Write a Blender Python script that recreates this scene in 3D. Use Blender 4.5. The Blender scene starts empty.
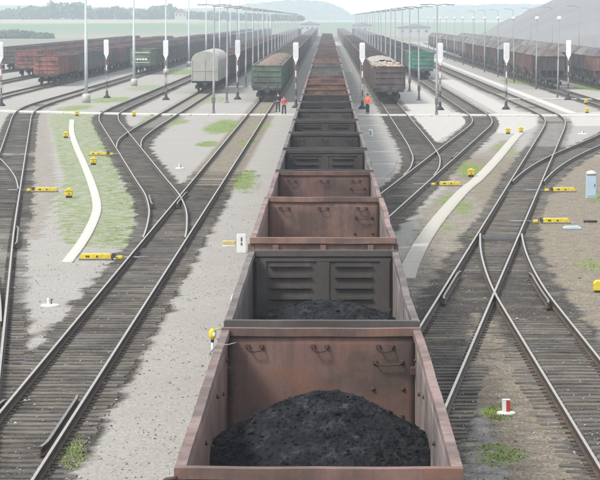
import bpy, bmesh, math, random
import numpy as np
from mathutils import Vector, Matrix, noise as mnoise

random.seed(7); RS = np.random.RandomState(7)
S = bpy.context.scene
COL = S.collection
rad = math.radians

# ------------------------------------------------------------------ camera
F_PX, W_PX = 2650.0, 600.0
VX, VY = 327.5, 18.0
CAM_Z = 8.49
PITCH = math.atan((240 - VY) / F_PX)
YAW = math.atan((VX - 300) * math.cos(PITCH) / F_PX)
cd = bpy.data.cameras.new('camera')
cd.sensor_fit = 'HORIZONTAL'; cd.sensor_width = 36.0
cd.lens = 36.0 * F_PX / W_PX
cd.clip_start = 0.5; cd.clip_end = 30000
cam = bpy.data.objects.new('camera', cd); COL.objects.link(cam)
cam.location = (0, 0, CAM_Z)
cam.rotation_euler = (math.pi / 2 - PITCH, 0, YAW)
S.camera = cam

# ------------------------------------------------------------------ sky, sun, exposure
SUN_EL, SUN_AZ = rad(50), rad(232)          # azimuth clockwise from +Y
wd = bpy.data.worlds.new('World'); S.world = wd; wd.use_nodes = True
wt = wd.node_tree; wt.nodes.clear()
wo = wt.nodes.new('ShaderNodeOutputWorld')
sky = wt.nodes.new('ShaderNodeTexSky'); sky.sky_type = 'NISHITA'; sky.sun_disc = False
sky.sun_elevation = SUN_EL; sky.sun_rotation = SUN_AZ; sky.dust_density = 4.0; sky.air_density = 1.0
b1 = wt.nodes.new('ShaderNodeBackground'); b1.inputs[1].default_value = 0.10
wt.links.new(sky.outputs[0], b1.inputs[0])
b2 = wt.nodes.new('ShaderNodeBackground'); b2.inputs[0].default_value = (0.93, 0.965, 1.0, 1); b2.inputs[1].default_value = 1.0
mx = wt.nodes.new('ShaderNodeMixShader'); mx.inputs[0].default_value = 0.72   # overcast veil over the clear sky
wt.links.new(b1.outputs[0], mx.inputs[1]); wt.links.new(b2.outputs[0], mx.inputs[2])
wt.links.new(mx.outputs[0], wo.inputs[0])
sl = bpy.data.lights.new('sun', 'SUN'); sl.energy = 2.2; sl.angle = rad(12); sl.color = (1.0, 0.96, 0.9)
so = bpy.data.objects.new('sun', sl); COL.objects.link(so)
sd = Vector((math.sin(SUN_AZ) * math.cos(SUN_EL), math.cos(SUN_AZ) * math.cos(SUN_EL), math.sin(SUN_EL)))
so.rotation_euler = sd.to_track_quat('Z', 'Y').to_euler()
so.location = (-40, -40, 60)
S.view_settings.view_transform = 'Standard'; S.view_settings.look = 'None'
S.view_settings.gamma = 1.0; S.view_settings.exposure = 0.86
S.render.engine = 'CYCLES'
S.cycles.max_bounces = 6; S.cycles.diffuse_bounces = 3; S.cycles.volume_bounces = 1
S.cycles.transparent_max_bounces = 6
S.cycles.use_denoising = True

# ------------------------------------------------------------------ geometry helpers
CP, SP, CYW, SYW = math.cos(PITCH), math.sin(PITCH), math.cos(YAW), math.sin(YAW)
def at(px, py, z=0.0):
    """where the ray through a photo pixel meets the level z: (X, Y)"""
    u = (px - 300) / F_PX; v = (240 - py) / F_PX
    fh = CP + v * SP; up = -SP + v * CP
    dx = u * CYW - fh * SYW; dy = u * SYW + fh * CYW
    t = (z - CAM_Z) / up
    return dx * t, dy * t

def tag(o, label=None, cat=None, group=None, kind=None):
    if label: o['label'] = label
    if cat: o['category'] = cat
    if group: o['group'] = group
    if kind: o['kind'] = kind
    return o

def empty(name, loc=(0, 0, 0), rz=0.0):
    o = bpy.data.objects.new(name, None); COL.objects.link(o)
    o.location = loc; o.rotation_euler = (0, 0, rz); o.empty_display_size = 0.2
    return o

def link(name, me, parent=None, loc=(0, 0, 0), rz=0.0, color=None):
    o = bpy.data.objects.new(name, me); COL.objects.link(o)
    o.location = loc; o.rotation_euler = (0, 0, rz)
    if parent: o.parent = parent
    if color: o.color = (*color, 1)
    return o

class MB:
    def __init__(s): s.v = []; s.f = []; s.m = []; s.smooth = []
    def add(s, vs, fs, mi=0, sm=False):
        b = len(s.v); s.v += [tuple(v) for v in vs]
        for f in fs: s.f.append([b + i for i in f]); s.m.append(mi); s.smooth.append(sm)
    def box(s, x0, x1, y0, y1, z0, z1, mi=0, c=0.0):
        if c <= 0:
            vs = [(x, y, z) for z in (z0, z1) for y in (y0, y1) for x in (x0, x1)]
            s.add(vs, [(0, 2, 3, 1), (4, 5, 7, 6), (0, 1, 5, 4), (2, 6, 7, 3), (0, 4, 6, 2), (1, 3, 7, 5)], mi)
        else:
            vs = []; idx = {}
            ax = ((x0, x1), (y0, y1), (z0, z1))
            for i in (0, 1):
                for j in (0, 1):
                    for k in (0, 1):
                        p = [ax[0][i], ax[1][j], ax[2][k]]; d = [(c, -c)[i], (c, -c)[j], (c, -c)[k]]
                        for a in range(3):
                            q = list(p)
                            for b_ in range(3):
                                if b_ != a: q[b_] += d[b_]
                            idx[(i, j, k, a)] = len(vs); vs.append(tuple(q))
            fs = []
            I = idx
            for a in range(3):
                b_, c_ = (a + 1) % 3, (a + 2) % 3
                for t in (0, 1):
                    loop = []
                    for (p, q) in ((0, 0), (1, 0), (1, 1), (0, 1)):
                        ijk = [0, 0, 0]; ijk[a] = t; ijk[b_] = p; ijk[c_] = q
                        loop.append(I[(*ijk, a)])
                    fs.append(loop if t else loop[::-1])
            for a in range(3):                       # chamfer strips along axis a
                b_, c_ = (a + 1) % 3, (a + 2) % 3
                for p in (0, 1):
                    for q in (0, 1):
                        l = []
                        for t, ax2 in ((0, b_), (1, b_), (1, c_), (0, c_)):
                            ijk = [0, 0, 0]; ijk[a] = t; ijk[b_] = p; ijk[c_] = q
                            l.append(I[(*ijk, ax2)])
                        fs.append(l if (p == q) else l[::-1])
            for i in (0, 1):
                for j in (0, 1):
                    for k in (0, 1):
                        l = [I[(i, j, k, a)] for a in range(3)]
                        fs.append(l if (i + j + k) % 2 else l[::-1])
            s.add(vs, fs, mi)
    def tube(s, pts, r, n=8, mi=0, r2=None, cap=True):
        """tube through points; radius r .. r2"""
        pts = [Vector(p) for p in pts]; m = len(pts); rings = []
        vs = []
        for i, p in enumerate(pts):
            d = (pts[min(i + 1, m - 1)] - pts[max(i - 1, 0)]).normalized()
            a = d.orthogonal().normalized() if i == 0 else (a - d * a.dot(d)).normalized()
            b = d.cross(a); rr = r if r2 is None else r + (r2 - r) * i / (m - 1)
            for k in range(n):
                t = 2 * math.pi * k / n
                vs.append(p + (a * math.cos(t) + b * math.sin(t)) * rr)
        fs = []
        for i in range(m - 1):
            for k in range(n):
                fs.append((i * n + k, i * n + (k + 1) % n, (i + 1) * n + (k + 1) % n, (i + 1) * n + k))
        s.add(vs, fs, mi, True)
        if cap:
            b0 = len(s.v) - m * n
            s.f.append([b0 + k for k in range(n)][::-1]); s.m.append(mi); s.smooth.append(False)
            s.f.append([b0 + (m - 1) * n + k for k in range(n)]); s.m.append(mi); s.smooth.append(False)
    def lathe(s, prof, n=16, mi=0, org=(0, 0, 0), axis='z', sm=True):
        vs = []
        for (r, h) in prof:
            for k in range(n):
                t = 2 * math.pi * k / n
                p = (r * math.cos(t), r * math.sin(t), h)
                if axis == 'x': p = (h, p[0], p[1])
                vs.append((p[0] + org[0], p[1] + org[1], p[2] + org[2]))
        fs = []
        for i in range(len(prof) - 1):
            for k in range(n):
                fs.append((i * n + k, i * n + (k + 1) % n, (i + 1) * n + (k + 1) % n, (i + 1) * n + k))
        fs.append(tuple(range(n))[::-1]); fs.append(tuple((len(prof) - 1) * n + k for k in range(n)))
        s.add(vs, fs, mi, sm)
    def prism(s, poly, y0, y1, mi=0):
        """polygon in (x, z) extruded along y"""
        n = len(poly)
        vs = [(x, y0, z) for x, z in poly] + [(x, y1, z) for x, z in poly]
        fs = [tuple(range(n)), tuple(range(2 * n - 1, n - 1, -1))]
        fs += [(i, i + n, (i + 1) % n + n, (i + 1) % n) for i in range(n)]
        s.add(vs, fs, mi)
    def mesh(s, name, mats, fix=True):
        me = bpy.data.meshes.new(name)
        me.from_pydata(s.v, [], s.f)
        for m in (mats if isinstance(mats, (list, tuple)) else [mats]): me.materials.append(m)
        me.polygons.foreach_set('material_index', s.m)
        me.polygons.foreach_set('use_smooth', s.smooth)
        if fix:
            bm = bmesh.new(); bm.from_mesh(me); bmesh.ops.recalc_face_normals(bm, faces=bm.faces); bm.to_mesh(me); bm.free()
        me.update(); return me
    def build(s, name, mats, parent=None, loc=(0, 0, 0), rz=0.0, color=None):
        return link(name, s.mesh(name, mats), parent, loc, rz, color)

def smoothstep(a, b, x):
    t = np.clip((x - a) / (b - a), 0, 1); return t * t * (3 - 2 * t)

ONES = ['', 'first', 'second', 'third', 'fourth', 'fifth', 'sixth', 'seventh', 'eighth', 'ninth', 'tenth', 'eleventh', 'twelfth', 'thirteenth',
        'fourteenth', 'fifteenth', 'sixteenth', 'seventeenth', 'eighteenth', 'nineteenth']
def ordinal(n):
    if n < 20: return ONES[n]
    t = {2: 'twent', 3: 'thirt', 4: 'fort', 5: 'fift', 6: 'sixt'}[n // 10]
    return t + 'ieth' if n % 10 == 0 else t + 'y-' + ONES[n % 10]

# ------------------------------------------------------------------ materials
class NT:
    """tiny node-tree writer"""
    def __init__(s, name):
        s.mat = bpy.data.materials.new(name); s.mat.use_nodes = True
        s.t = s.mat.node_tree; s.t.nodes.clear()
        s.out = s.n('ShaderNodeOutputMaterial'); s.b = s.n('ShaderNodeBsdfPrincipled')
        s.l(s.b.outputs[0], s.out.inputs[0])
    def n(s, k, **kw):
        x = s.t.nodes.new(k)
        for a, v in kw.items(): setattr(x, a, v)
        return x
    def l(s, a, b): s.t.links.new(a, b)
    def put(s, inp, v):
        if isinstance(v, bpy.types.NodeSocket): s.l(v, inp)
        elif isinstance(v, tuple) and len(v) == 3 and inp.type == 'RGBA': inp.default_value = (*v, 1)
        else: inp.default_value = v
    def coord(s, kind='Object'): return s.n('ShaderNodeTexCoord').outputs[kind]
    def geo(s): return s.n('ShaderNodeNewGeometry').outputs['Position']
    def attr(s, name): return s.n('ShaderNodeAttribute', attribute_name=name).outputs['Fac']
    def noise(s, vec, scale, detail=4, rough=0.6, dist=0.0):
        x = s.n('ShaderNodeTexNoise'); s.l(vec, x.inputs['Vector'])
        x.inputs['Scale'].default_value = scale; x.inputs['Detail'].default_value = detail
        x.inputs['Roughness'].default_value = rough; x.inputs['Distortion'].default_value = dist
        return x.outputs['Fac']
    def voro(s, vec, scale, out='Color'):
        x = s.n('ShaderNodeTexVoronoi'); s.l(vec, x.inputs['Vector']); x.inputs['Scale'].default_value = scale
        return x.outputs[out]
    def scale(s, vec, sc):
        x = s.n('ShaderNodeMapping'); s.l(vec, x.inputs['Vector']); x.inputs['Scale'].default_value = sc
        return x.outputs[0]
    def ramp(s, fac, stops):
        x = s.n('ShaderNodeValToRGB'); s.l(fac, x.inputs[0]); e = x.color_ramp.elements
        while len(e) < len(stops): e.new(0.5)
        for el, (p, c) in zip(e, stops):
            el.position = p; el.color = (*c, 1) if isinstance(c, tuple) else (c, c, c, 1)
        return x.outputs[0]
    def math(s, op, a, b=0.0, clamp=False):
        x = s.n('ShaderNodeMath', operation=op, use_clamp=clamp); s.put(x.inputs[0], a); s.put(x.inputs[1], b)
        return x.outputs[0]
    def mix(s, fac, a, b, mode='MIX'):
        x = s.n('ShaderNodeMix', data_type='RGBA', blend_type=mode)
        s.put(x.inputs[0], fac); s.put(x.inputs[6], a); s.put(x.inputs[7], b)
        return x.outputs[2]
    def bump(s, h, strength, dist=0.02):
        x = s.n('ShaderNodeBump'); s.l(h, x.inputs['Height']); x.inputs['Strength'].default_value = strength
        x.inputs['Distance'].default_value = dist; s.l(x.outputs[0], s.b.inputs['Normal'])
    def fin(s, color, rough=0.8, metal=0.0, spec=0.3):
        s.put(s.b.inputs['Base Color'], color); s.put(s.b.inputs['Roughness'], rough)
        s.put(s.b.inputs['Metallic'], metal); s.b.inputs['Specular IOR Level'].default_value = spec
        return s.mat

def simple(name, col, rough=0.7, metal=0.0, var=0.25, scale=6.0, dirt=None, spec=0.3):
    t = NT(name); c = t.coord()
    n = t.noise(c, scale, 5)
    k = t.ramp(n, [(0.3, tuple(x * (1 - var) for x in col)), (0.7, tuple(min(1, x * (1 + var)) for x in col))])
    if dirt:
        d = t.ramp(t.noise(c, scale * 0.35, 6, 0.7), [(0.5, 0.0), (0.68, 1.0)])
        k = t.mix(d, k, dirt)
    t.bump(n, 0.15)
    return t.fin(k, rough, metal, spec)

def make_wagon_paint():
    t = NT('wagon_paint')
    info = t.n('ShaderNodeObjectInfo')
    c = t.coord(); off = t.n('ShaderNodeVectorMath', operation='ADD'); t.l(c, off.inputs[0])
    mulr = t.n('ShaderNodeVectorMath', operation='SCALE'); comb = t.n('ShaderNodeCombineXYZ')
    for i in range(3): t.l(info.outputs['Random'], comb.inputs[i])
    t.l(comb.outputs[0], mulr.inputs[0]); mulr.inputs['Scale'].default_value = 37.0
    t.l(mulr.outputs[0], off.inputs[1]); v = off.outputs[0]
    base = info.outputs['Color']
    big = t.noise(v, 0.9, 4)
    fade = t.mix(t.ramp(big, [(0.35, 0.0), (0.7, 0.55)]), base, t.mix(0.45, base, (0.21, 0.185, 0.175)))
    streak = t.noise(t.scale(v, (5, 5, 0.5)), 1.0, 5, 0.65)
    s1 = t.mix(t.ramp(streak, [(0.45, 0.0), (0.64, 0.72)]), fade, t.mix(0.6, base, (0.075, 0.058, 0.05)))
    sc_ = t.n('ShaderNodeSeparateColor'); t.l(base, sc_.inputs[0])
    warm = t.math('MULTIPLY', t.math('SUBTRACT', sc_.outputs[0], sc_.outputs[2]), 11.0, True)
    rust = t.math('MULTIPLY', t.ramp(t.noise(v, 1.1, 8, 0.7, 0.5), [(0.52, 0.0), (0.66, 0.7)]), t.math('ADD', t.math('MULTIPLY', warm, 0.85), 0.12))
    s2 = t.mix(rust, s1, (0.17, 0.086, 0.055))
    dust = t.ramp(t.noise(v, 0.75, 5, 0.6), [(0.44, 0.0), (0.60, 0.68)])
    s3 = t.mix(dust, s2, (0.052, 0.044, 0.039))
    grain = t.noise(v, 22, 3)
    s4 = t.mix(0.35, s3, t.mix(grain, (0.25, 0.25, 0.25), (0.75, 0.75, 0.75)), 'OVERLAY')
    t.bump(t.noise(v, 3.0, 6), 0.25, 0.03)
    return t.fin(s4, 0.75, 0, 0.25)

def make_ground():
    t = NT('yard_ground'); p = t.geo()
    bal, grs, brn, con = t.attr('bal'), t.attr('grs'), t.attr('brn'), t.attr('con')
    fine = t.noise(p, 9, 3, 0.6); mid = t.noise(p, 1.7, 5, 0.6); big = t.noise(p, 0.22, 4)
    st = t.n('ShaderNodeSeparateColor'); t.l(t.voro(p, 26), st.inputs[0]); stone = st.outputs[0]
    pale = t.ramp(stone, [(0.0, (0.205, 0.196, 0.180)), (0.5, (0.272, 0.261, 0.242)), (1.0, (0.345, 0.333, 0.312))])
    pale = t.mix(t.ramp(big, [(0.35, 0.0), (0.7, 0.4)]), pale, (0.235, 0.219, 0.194))
    pale = t.mix(t.ramp(mid, [(0.55, 0.0), (0.75, 0.25)]), pale, (0.205, 0.192, 0.172))
    brown = t.ramp(stone, [(0.0, (0.095, 0.080, 0.058)), (0.55, (0.185, 0.157, 0.117)), (1.0, (0.31, 0.275, 0.22))])
    brown = t.mix(t.ramp(mid, [(0.42, 0.0), (0.62, 0.55)]), brown, (0.115, 0.095, 0.074))
    dark = t.ramp(stone, [(0.0, (0.014, 0.012, 0.010)), (0.6, (0.047, 0.040, 0.032)), (1.0, (0.125, 0.112, 0.092))])
    oil = t.ramp(t.noise(p, 0.5, 5), [(0.45, 0.0), (0.62, 0.55)])
    dark = t.mix(oil, dark, (0.03, 0.03, 0.032))
    dusty = t.ramp(t.noise(p, 0.75, 6, 0.65, 0.3), [(0.50, 0.0), (0.66, 0.62)])
    dark = t.mix(dusty, dark, (0.155, 0.128, 0.095))
    conc = t.ramp(mid, [(0.28, (0.31, 0.295, 0.275)), (0.72, (0.42, 0.402, 0.378))])
    grass = t.ramp(fine, [(0.3, (0.075, 0.125, 0.02)), (0.55, (0.135, 0.195, 0.038)), (0.8, (0.21, 0.25, 0.085))])
    jit = t.math('SUBTRACT', t.math('ADD', t.math('MULTIPLY', mid, 0.55), t.math('MULTIPLY', fine, 0.35)), 0.45)
    def mask(a, w=0.16, k=1.0):
        j = t.math('ADD', a, t.math('MULTIPLY', jit, k))
        return t.ramp(j, [(0.5 - w, 0.0), (0.5 + w, 1.0)])
    c = t.mix(mask(brn, 0.3), pale, brown)
    c = t.mix(mask(con, 0.08), c, conc)
    c = t.mix(mask(bal, 0.22, 1.15), c, dark)
    c = t.mix(t.math('MULTIPLY', mask(grs, 0.12, 2.3), 0.9), c, grass)
    far = t.n('ShaderNodeVertexColor', layer_name='field')
    c = t.mix(t.attr('isfar'), c, far.outputs['Color'])
    h = t.math('ADD', stone, t.math('MULTIPLY', fine, 0.7))
    t.bump(h, 0.4, 0.03)
    return t.fin(c, 0.95, 0, 0.15)

M = {}
M['paint'] = make_wagon_paint()
M['ground'] = make_ground()
M['under'] = simple('underframe_grime', (0.035, 0.032, 0.03), 0.85, dirt=(0.10, 0.08, 0.065))
M['wheel'] = simple('wheel_steel', (0.10, 0.09, 0.085), 0.5, 0.6)
M['railtop'] = simple('rail_head', (0.36, 0.335, 0.30), 0.40, 0.75, 0.14, 3)
M['railside'] = simple('rail_side', (0.062, 0.045, 0.036), 0.85, 0, 0.4, 5, dirt=(0.10, 0.066, 0.045))
M['guard'] = simple('guard_rail_top', (0.16, 0.15, 0.14), 0.5, 0.4)
M['hook'] = simple('hook_iron', (0.06, 0.036, 0.032), 0.7)
M['white'] = simple('white_paint', (0.66, 0.67, 0.665), 0.55, 0, 0.05, 3, dirt=(0.52, 0.51, 0.48))
M['yellow'] = simple('yellow_paint', (0.60, 0.47, 0.025), 0.6, 0, 0.15, 5, dirt=(0.36, 0.26, 0.06))
M['buff'] = simple('buff_paint', (0.48, 0.40, 0.17), 0.6, 0, 0.15)
M['red'] = simple('red_paint', (0.42, 0.03, 0.03), 0.5, 0, 0.15)
M['black'] = simple('black_iron', (0.02, 0.02, 0.021), 0.6)
M['grey'] = simple('grey_steel', (0.22, 0.225, 0.23), 0.55, 0.1, 0.15)
M['dkgrey'] = simple('dark_steel', (0.12, 0.12, 0.118), 0.6, 0.1, 0.15)
M['palesteel'] = simple('galvanised_steel', (0.36, 0.40, 0.41), 0.55, 0.1, 0.08, 2)
M['concrete'] = simple('concrete', (0.38, 0.362, 0.325), 0.9, 0, 0.12, 3, dirt=(0.29, 0.27, 0.235))
M['palecon'] = simple('pale_concrete', (0.43, 0.42, 0.385), 0.9, 0, 0.14, 3, dirt=(0.30, 0.285, 0.245))
M['cabinet'] = simple('cabinet_paint', (0.36, 0.46, 0.54), 0.5, 0, 0.06, 2, dirt=(0.3, 0.36, 0.4))
M['lamp'] = simple('lamp_glass', (0.85, 0.88, 0.9), 0.25, 0, 0.03)
M['tarp'] = simple('tarpaulin', (0.31, 0.305, 0.275), 0.7, 0, 0.08, 1.2, dirt=(0.26, 0.25, 0.225))
M['earth'] = simple('rusty_ore', (0.15, 0.108, 0.088), 0.95, 0, 0.4, 3, dirt=(0.22, 0.165, 0.13))
M['rubble'] = simple('pale_timber', (0.36, 0.30, 0.225), 0.9, 0, 0.3, 3, dirt=(0.2, 0.165, 0.13))
M['amber'] = simple('amber_lens', (0.45, 0.22, 0.03), 0.3)
M['sigdoor'] = simple('signal_back_door', (0.58, 0.59, 0.59), 0.55, 0, 0.06, 3)
M['chalk'] = simple('white_load', (0.26, 0.25, 0.232), 0.9, 0, 0.2)
M['skin'] = simple('skin', (0.5, 0.3, 0.22), 0.6, 0, 0.05)
M['navy'] = simple('dark_work_cloth', (0.03, 0.035, 0.05), 0.9)
M['orange'] = simple('orange_cloth', (0.85, 0.16, 0.03), 0.7)
M['pink'] = simple('faded_red_cloth', (0.55, 0.13, 0.15), 0.8)
M['hair'] = simple('hair', (0.03, 0.02, 0.015), 0.7)
M['leaf'] = simple('tree_foliage', (0.055, 0.085, 0.035), 0.8, 0, 0.5, 0.12)
M['heap'] = simple('grey_heap', (0.155, 0.152, 0.148), 0.95, 0, 0.12, 0.05)
M['hill'] = simple('wooded_hill', (0.06, 0.09, 0.05), 0.95, 0, 0.4, 0.05)
M['wall'] = simple('rendered_wall', (0.34, 0.335, 0.32), 0.9, 0, 0.06)
M['roof'] = simple('roof_tile', (0.22, 0.11, 0.085), 0.85)
M['pane'] = simple('window_glass', (0.05, 0.06, 0.07), 0.2)

def coal_mat():
    t = NT('coal'); c = t.coord()
    n = t.noise(c, 14, 6, 0.7); v = t.voro(c, 11, 'Distance')
    k = t.ramp(t.noise(c, 3.6, 9, 0.75), [(0.36, (0.006, 0.0065, 0.008)), (0.54, (0.017, 0.018, 0.021)), (0.68, (0.055, 0.057, 0.062))])
    t.bump(t.math('ADD', n, v), 0.8, 0.05)
    return t.fin(k, 0.85, 0, 0.12)
M['coal'] = coal_mat()

def sleeper_mat():
    t = NT('sleeper_timber'); c = t.coord(); info = t.n('ShaderNodeObjectInfo')
    g = t.noise(t.scale(c, (1.5, 22, 22)), 1.0, 5)
    a = t.ramp(g, [(0.3, (0.056, 0.049, 0.043)), (0.7, (0.152, 0.140, 0.122))])
    r = t.ramp(info.outputs['Random'], [(0.0, 0.30), (1.0, 0.70)])
    k = t.mix(0.8, a, r, 'OVERLAY')
    dst = t.ramp(t.noise(t.geo(), 1.3, 6, 0.7), [(0.48, 0.0), (0.64, 0.65)])
    k = t.mix(dst, k, (0.15, 0.128, 0.10))
    oil = t.ramp(t.noise(t.geo(), 0.8, 5), [(0.46, 0.0), (0.62, 0.6)])
    k = t.mix(oil, k, (0.028, 0.027, 0.028))
    pale = t.ramp(t.noise(t.geo(), 0.35, 4), [(0.54, 0.0), (0.7, 0.6)])
    k = t.mix(pale, k, (0.15, 0.147, 0.143))
    t.bump(g, 0.4)
    return t.fin(k, 0.9, 0, 0.15)
M['sleeper'] = sleeper_mat()

def band_mat():
    t = NT('red_white_bands'); c = t.coord(); s = t.n('ShaderNodeSeparateXYZ'); t.l(c, s.inputs[0])
    f = t.math('FRACT', t.math('MULTIPLY', s.outputs[2], 0.85))
    k = t.ramp(f, [(0.0, (0.16, 0.05, 0.048)), (0.49, (0.14, 0.045, 0.045)), (0.51, (0.5, 0.5, 0.49)), (1.0, (0.46, 0.46, 0.45))])
    k = t.mix(t.ramp(t.math('MULTIPLY', s.outputs[2], 0.2), [(.50, 1.0), (.52, 0.0)]), k, t.ramp(f, [(0.0, (.07, .065, .065)), (.49, (.06, .055, .055)), (.51, (.36, .36, .36))]))
    return t.fin(k, 0.6)
M['bands'] = band_mat()

# ------------------------------------------------------------------ track alignments: X of the centre line as a function of Y
XM = -0.09
def sm_line(pts, y0, y1, w=5.0):
    ys = np.arange(y0 - 20, y1 + 20.01, 0.5); p = np.array(pts, float)
    xs = np.interp(ys, p[:, 0], p[:, 1])
    # extend the end slopes
    k = np.exp(-0.5 * (np.arange(-30, 31) * 0.5 / w) ** 2); k /= k.sum()
    xs = np.convolve(np.pad(xs, 30, mode='edge'), k, 'valid')
    m = (ys >= y0) & (ys <= y1)
    return ys[m], xs[m]
def straight(x, y0, y1): return np.array([y0, y1], float), np.array([x, x], float)

END = 1350.0
TR = {}
TR['main'] = straight(XM, 14, END)
TR['L1'] = straight(-6.1, 14, END)
TR['D'] = sm_line([(0, 5.85), (80, 5.85), (87, 6.0), (94.5, 6.27), (104, 6.80), (112, 7.65)], 14, 106, 2.5)
TR['C'] = sm_line([(20, XM), (38, XM), (40, 0), (205, 17.6), (222, 19.1), (240, 19.3), (600, 19.3)], 30, 300, 6)
TR['B'] = sm_line([(70, XM), (93, XM), (95, 0.12), (211, 12.45), (226, 13.05), (240, 13.1), (600, 13.1)], 84, 300, 6)
TR['R1'] = sm_line([(125, 3.3), (134, 4.25), (146, 5.38), (158, 5.95), (175, 6.1), (400, 6.1)], 134, 300, 3)
TR['R3'] = straight(19.3, 300, END); TR['R2'] = straight(13.1, 300, END); TR['R1b'] = straight(6.1, 300, END)
TR['E'] = sm_line([(118, 8.3), (134, 10.05), (147, 11.9), (160, 14.2), (172, 16.7), (186, 19.6), (205, 23.0), (225, 25.6), (250, 26.75), (290, 26.8), (600, 26.8)], 135, 300, 5)
TR['H1'] = straight(26.8, 300, 900)
TR['H2'] = straight(33.2, 200, 900)
TR['F'] = sm_line([(20, -6.1), (37, -6.1), (41, -6.25), (64, -8.75), (103, -13.05), (231, -26.6), (248, -27.8), (262, -28), (600, -28)], 38, 320, 6)
TR['G'] = sm_line([(110, -13.7), (125, -15.4), (134, -16.5), (141, -17.5), (159, -20.6), (183, -25), (212, -29.7), (245, -33.6), (280, -35), (600, -35)], 124, 320, 5)
TR['H'] = sm_line([(58, -8.2), (70, -9.45), (83, -11.15), (96, -13.2), (116, -17), (143, -22), (185, -30), (230, -38), (270, -42.3), (300, -42.7), (600, -42.7)], 72, 320, 5)
TR['K'] = sm_line([(80, -6.1), (98, -6.1), (103, -6.28), (114, -6.85), (124.5, -7.75), (135, -8.95), (166, -12.35), (215, -17.75), (230, -19.0), (245, -19.3), (600, -19.3)], 97, 320, 3)
TR['L2'] = sm_line([(150, -10.6), (165, -12.25), (174, -13.1), (183, -13.6), (197, -13.8), (600, -13.8)], 165, 320, 3)
for nm, x in (('L2b', -13.8), ('L3b', -19.3), ('L4b', -28.0), ('L5b', -35.0), ('L6b', -42.7)): TR[nm] = straight(x, 320, END)
TR['L7'] = straight(-50.8, 330, 1200)
PARENT = {'D': 'C', 'B': 'main', 'C': 'main', 'R1': 'B', 'E': 'C', 'F': 'L1', 'G': 'F', 'H': 'F', 'K': 'L1', 'L2': 'K'}
# D joins C from the near side: C is the through line beyond Y = 106
def tx(n, y):
    ys, xs = TR[n]; return np.interp(y, ys, xs, left=np.nan, right=np.nan)
EARLY = {'D'}

# ------------------------------------------------------------------ the ground: one sheet
def poly_px(*pts): return [at(x, y) for x, y in pts]
def inpoly(X, Y, poly):
    r = np.zeros(X.shape, bool); n = len(poly); j = n - 1
    for i in range(n):
        xi, yi = poly[i]; xj, yj = poly[j]
        c = ((yi > Y) != (yj > Y)) & (X < (xj - xi) * (Y - yi) / (yj - yi + 1e-12) + xi)
        r ^= c; j = i
    return r

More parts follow.
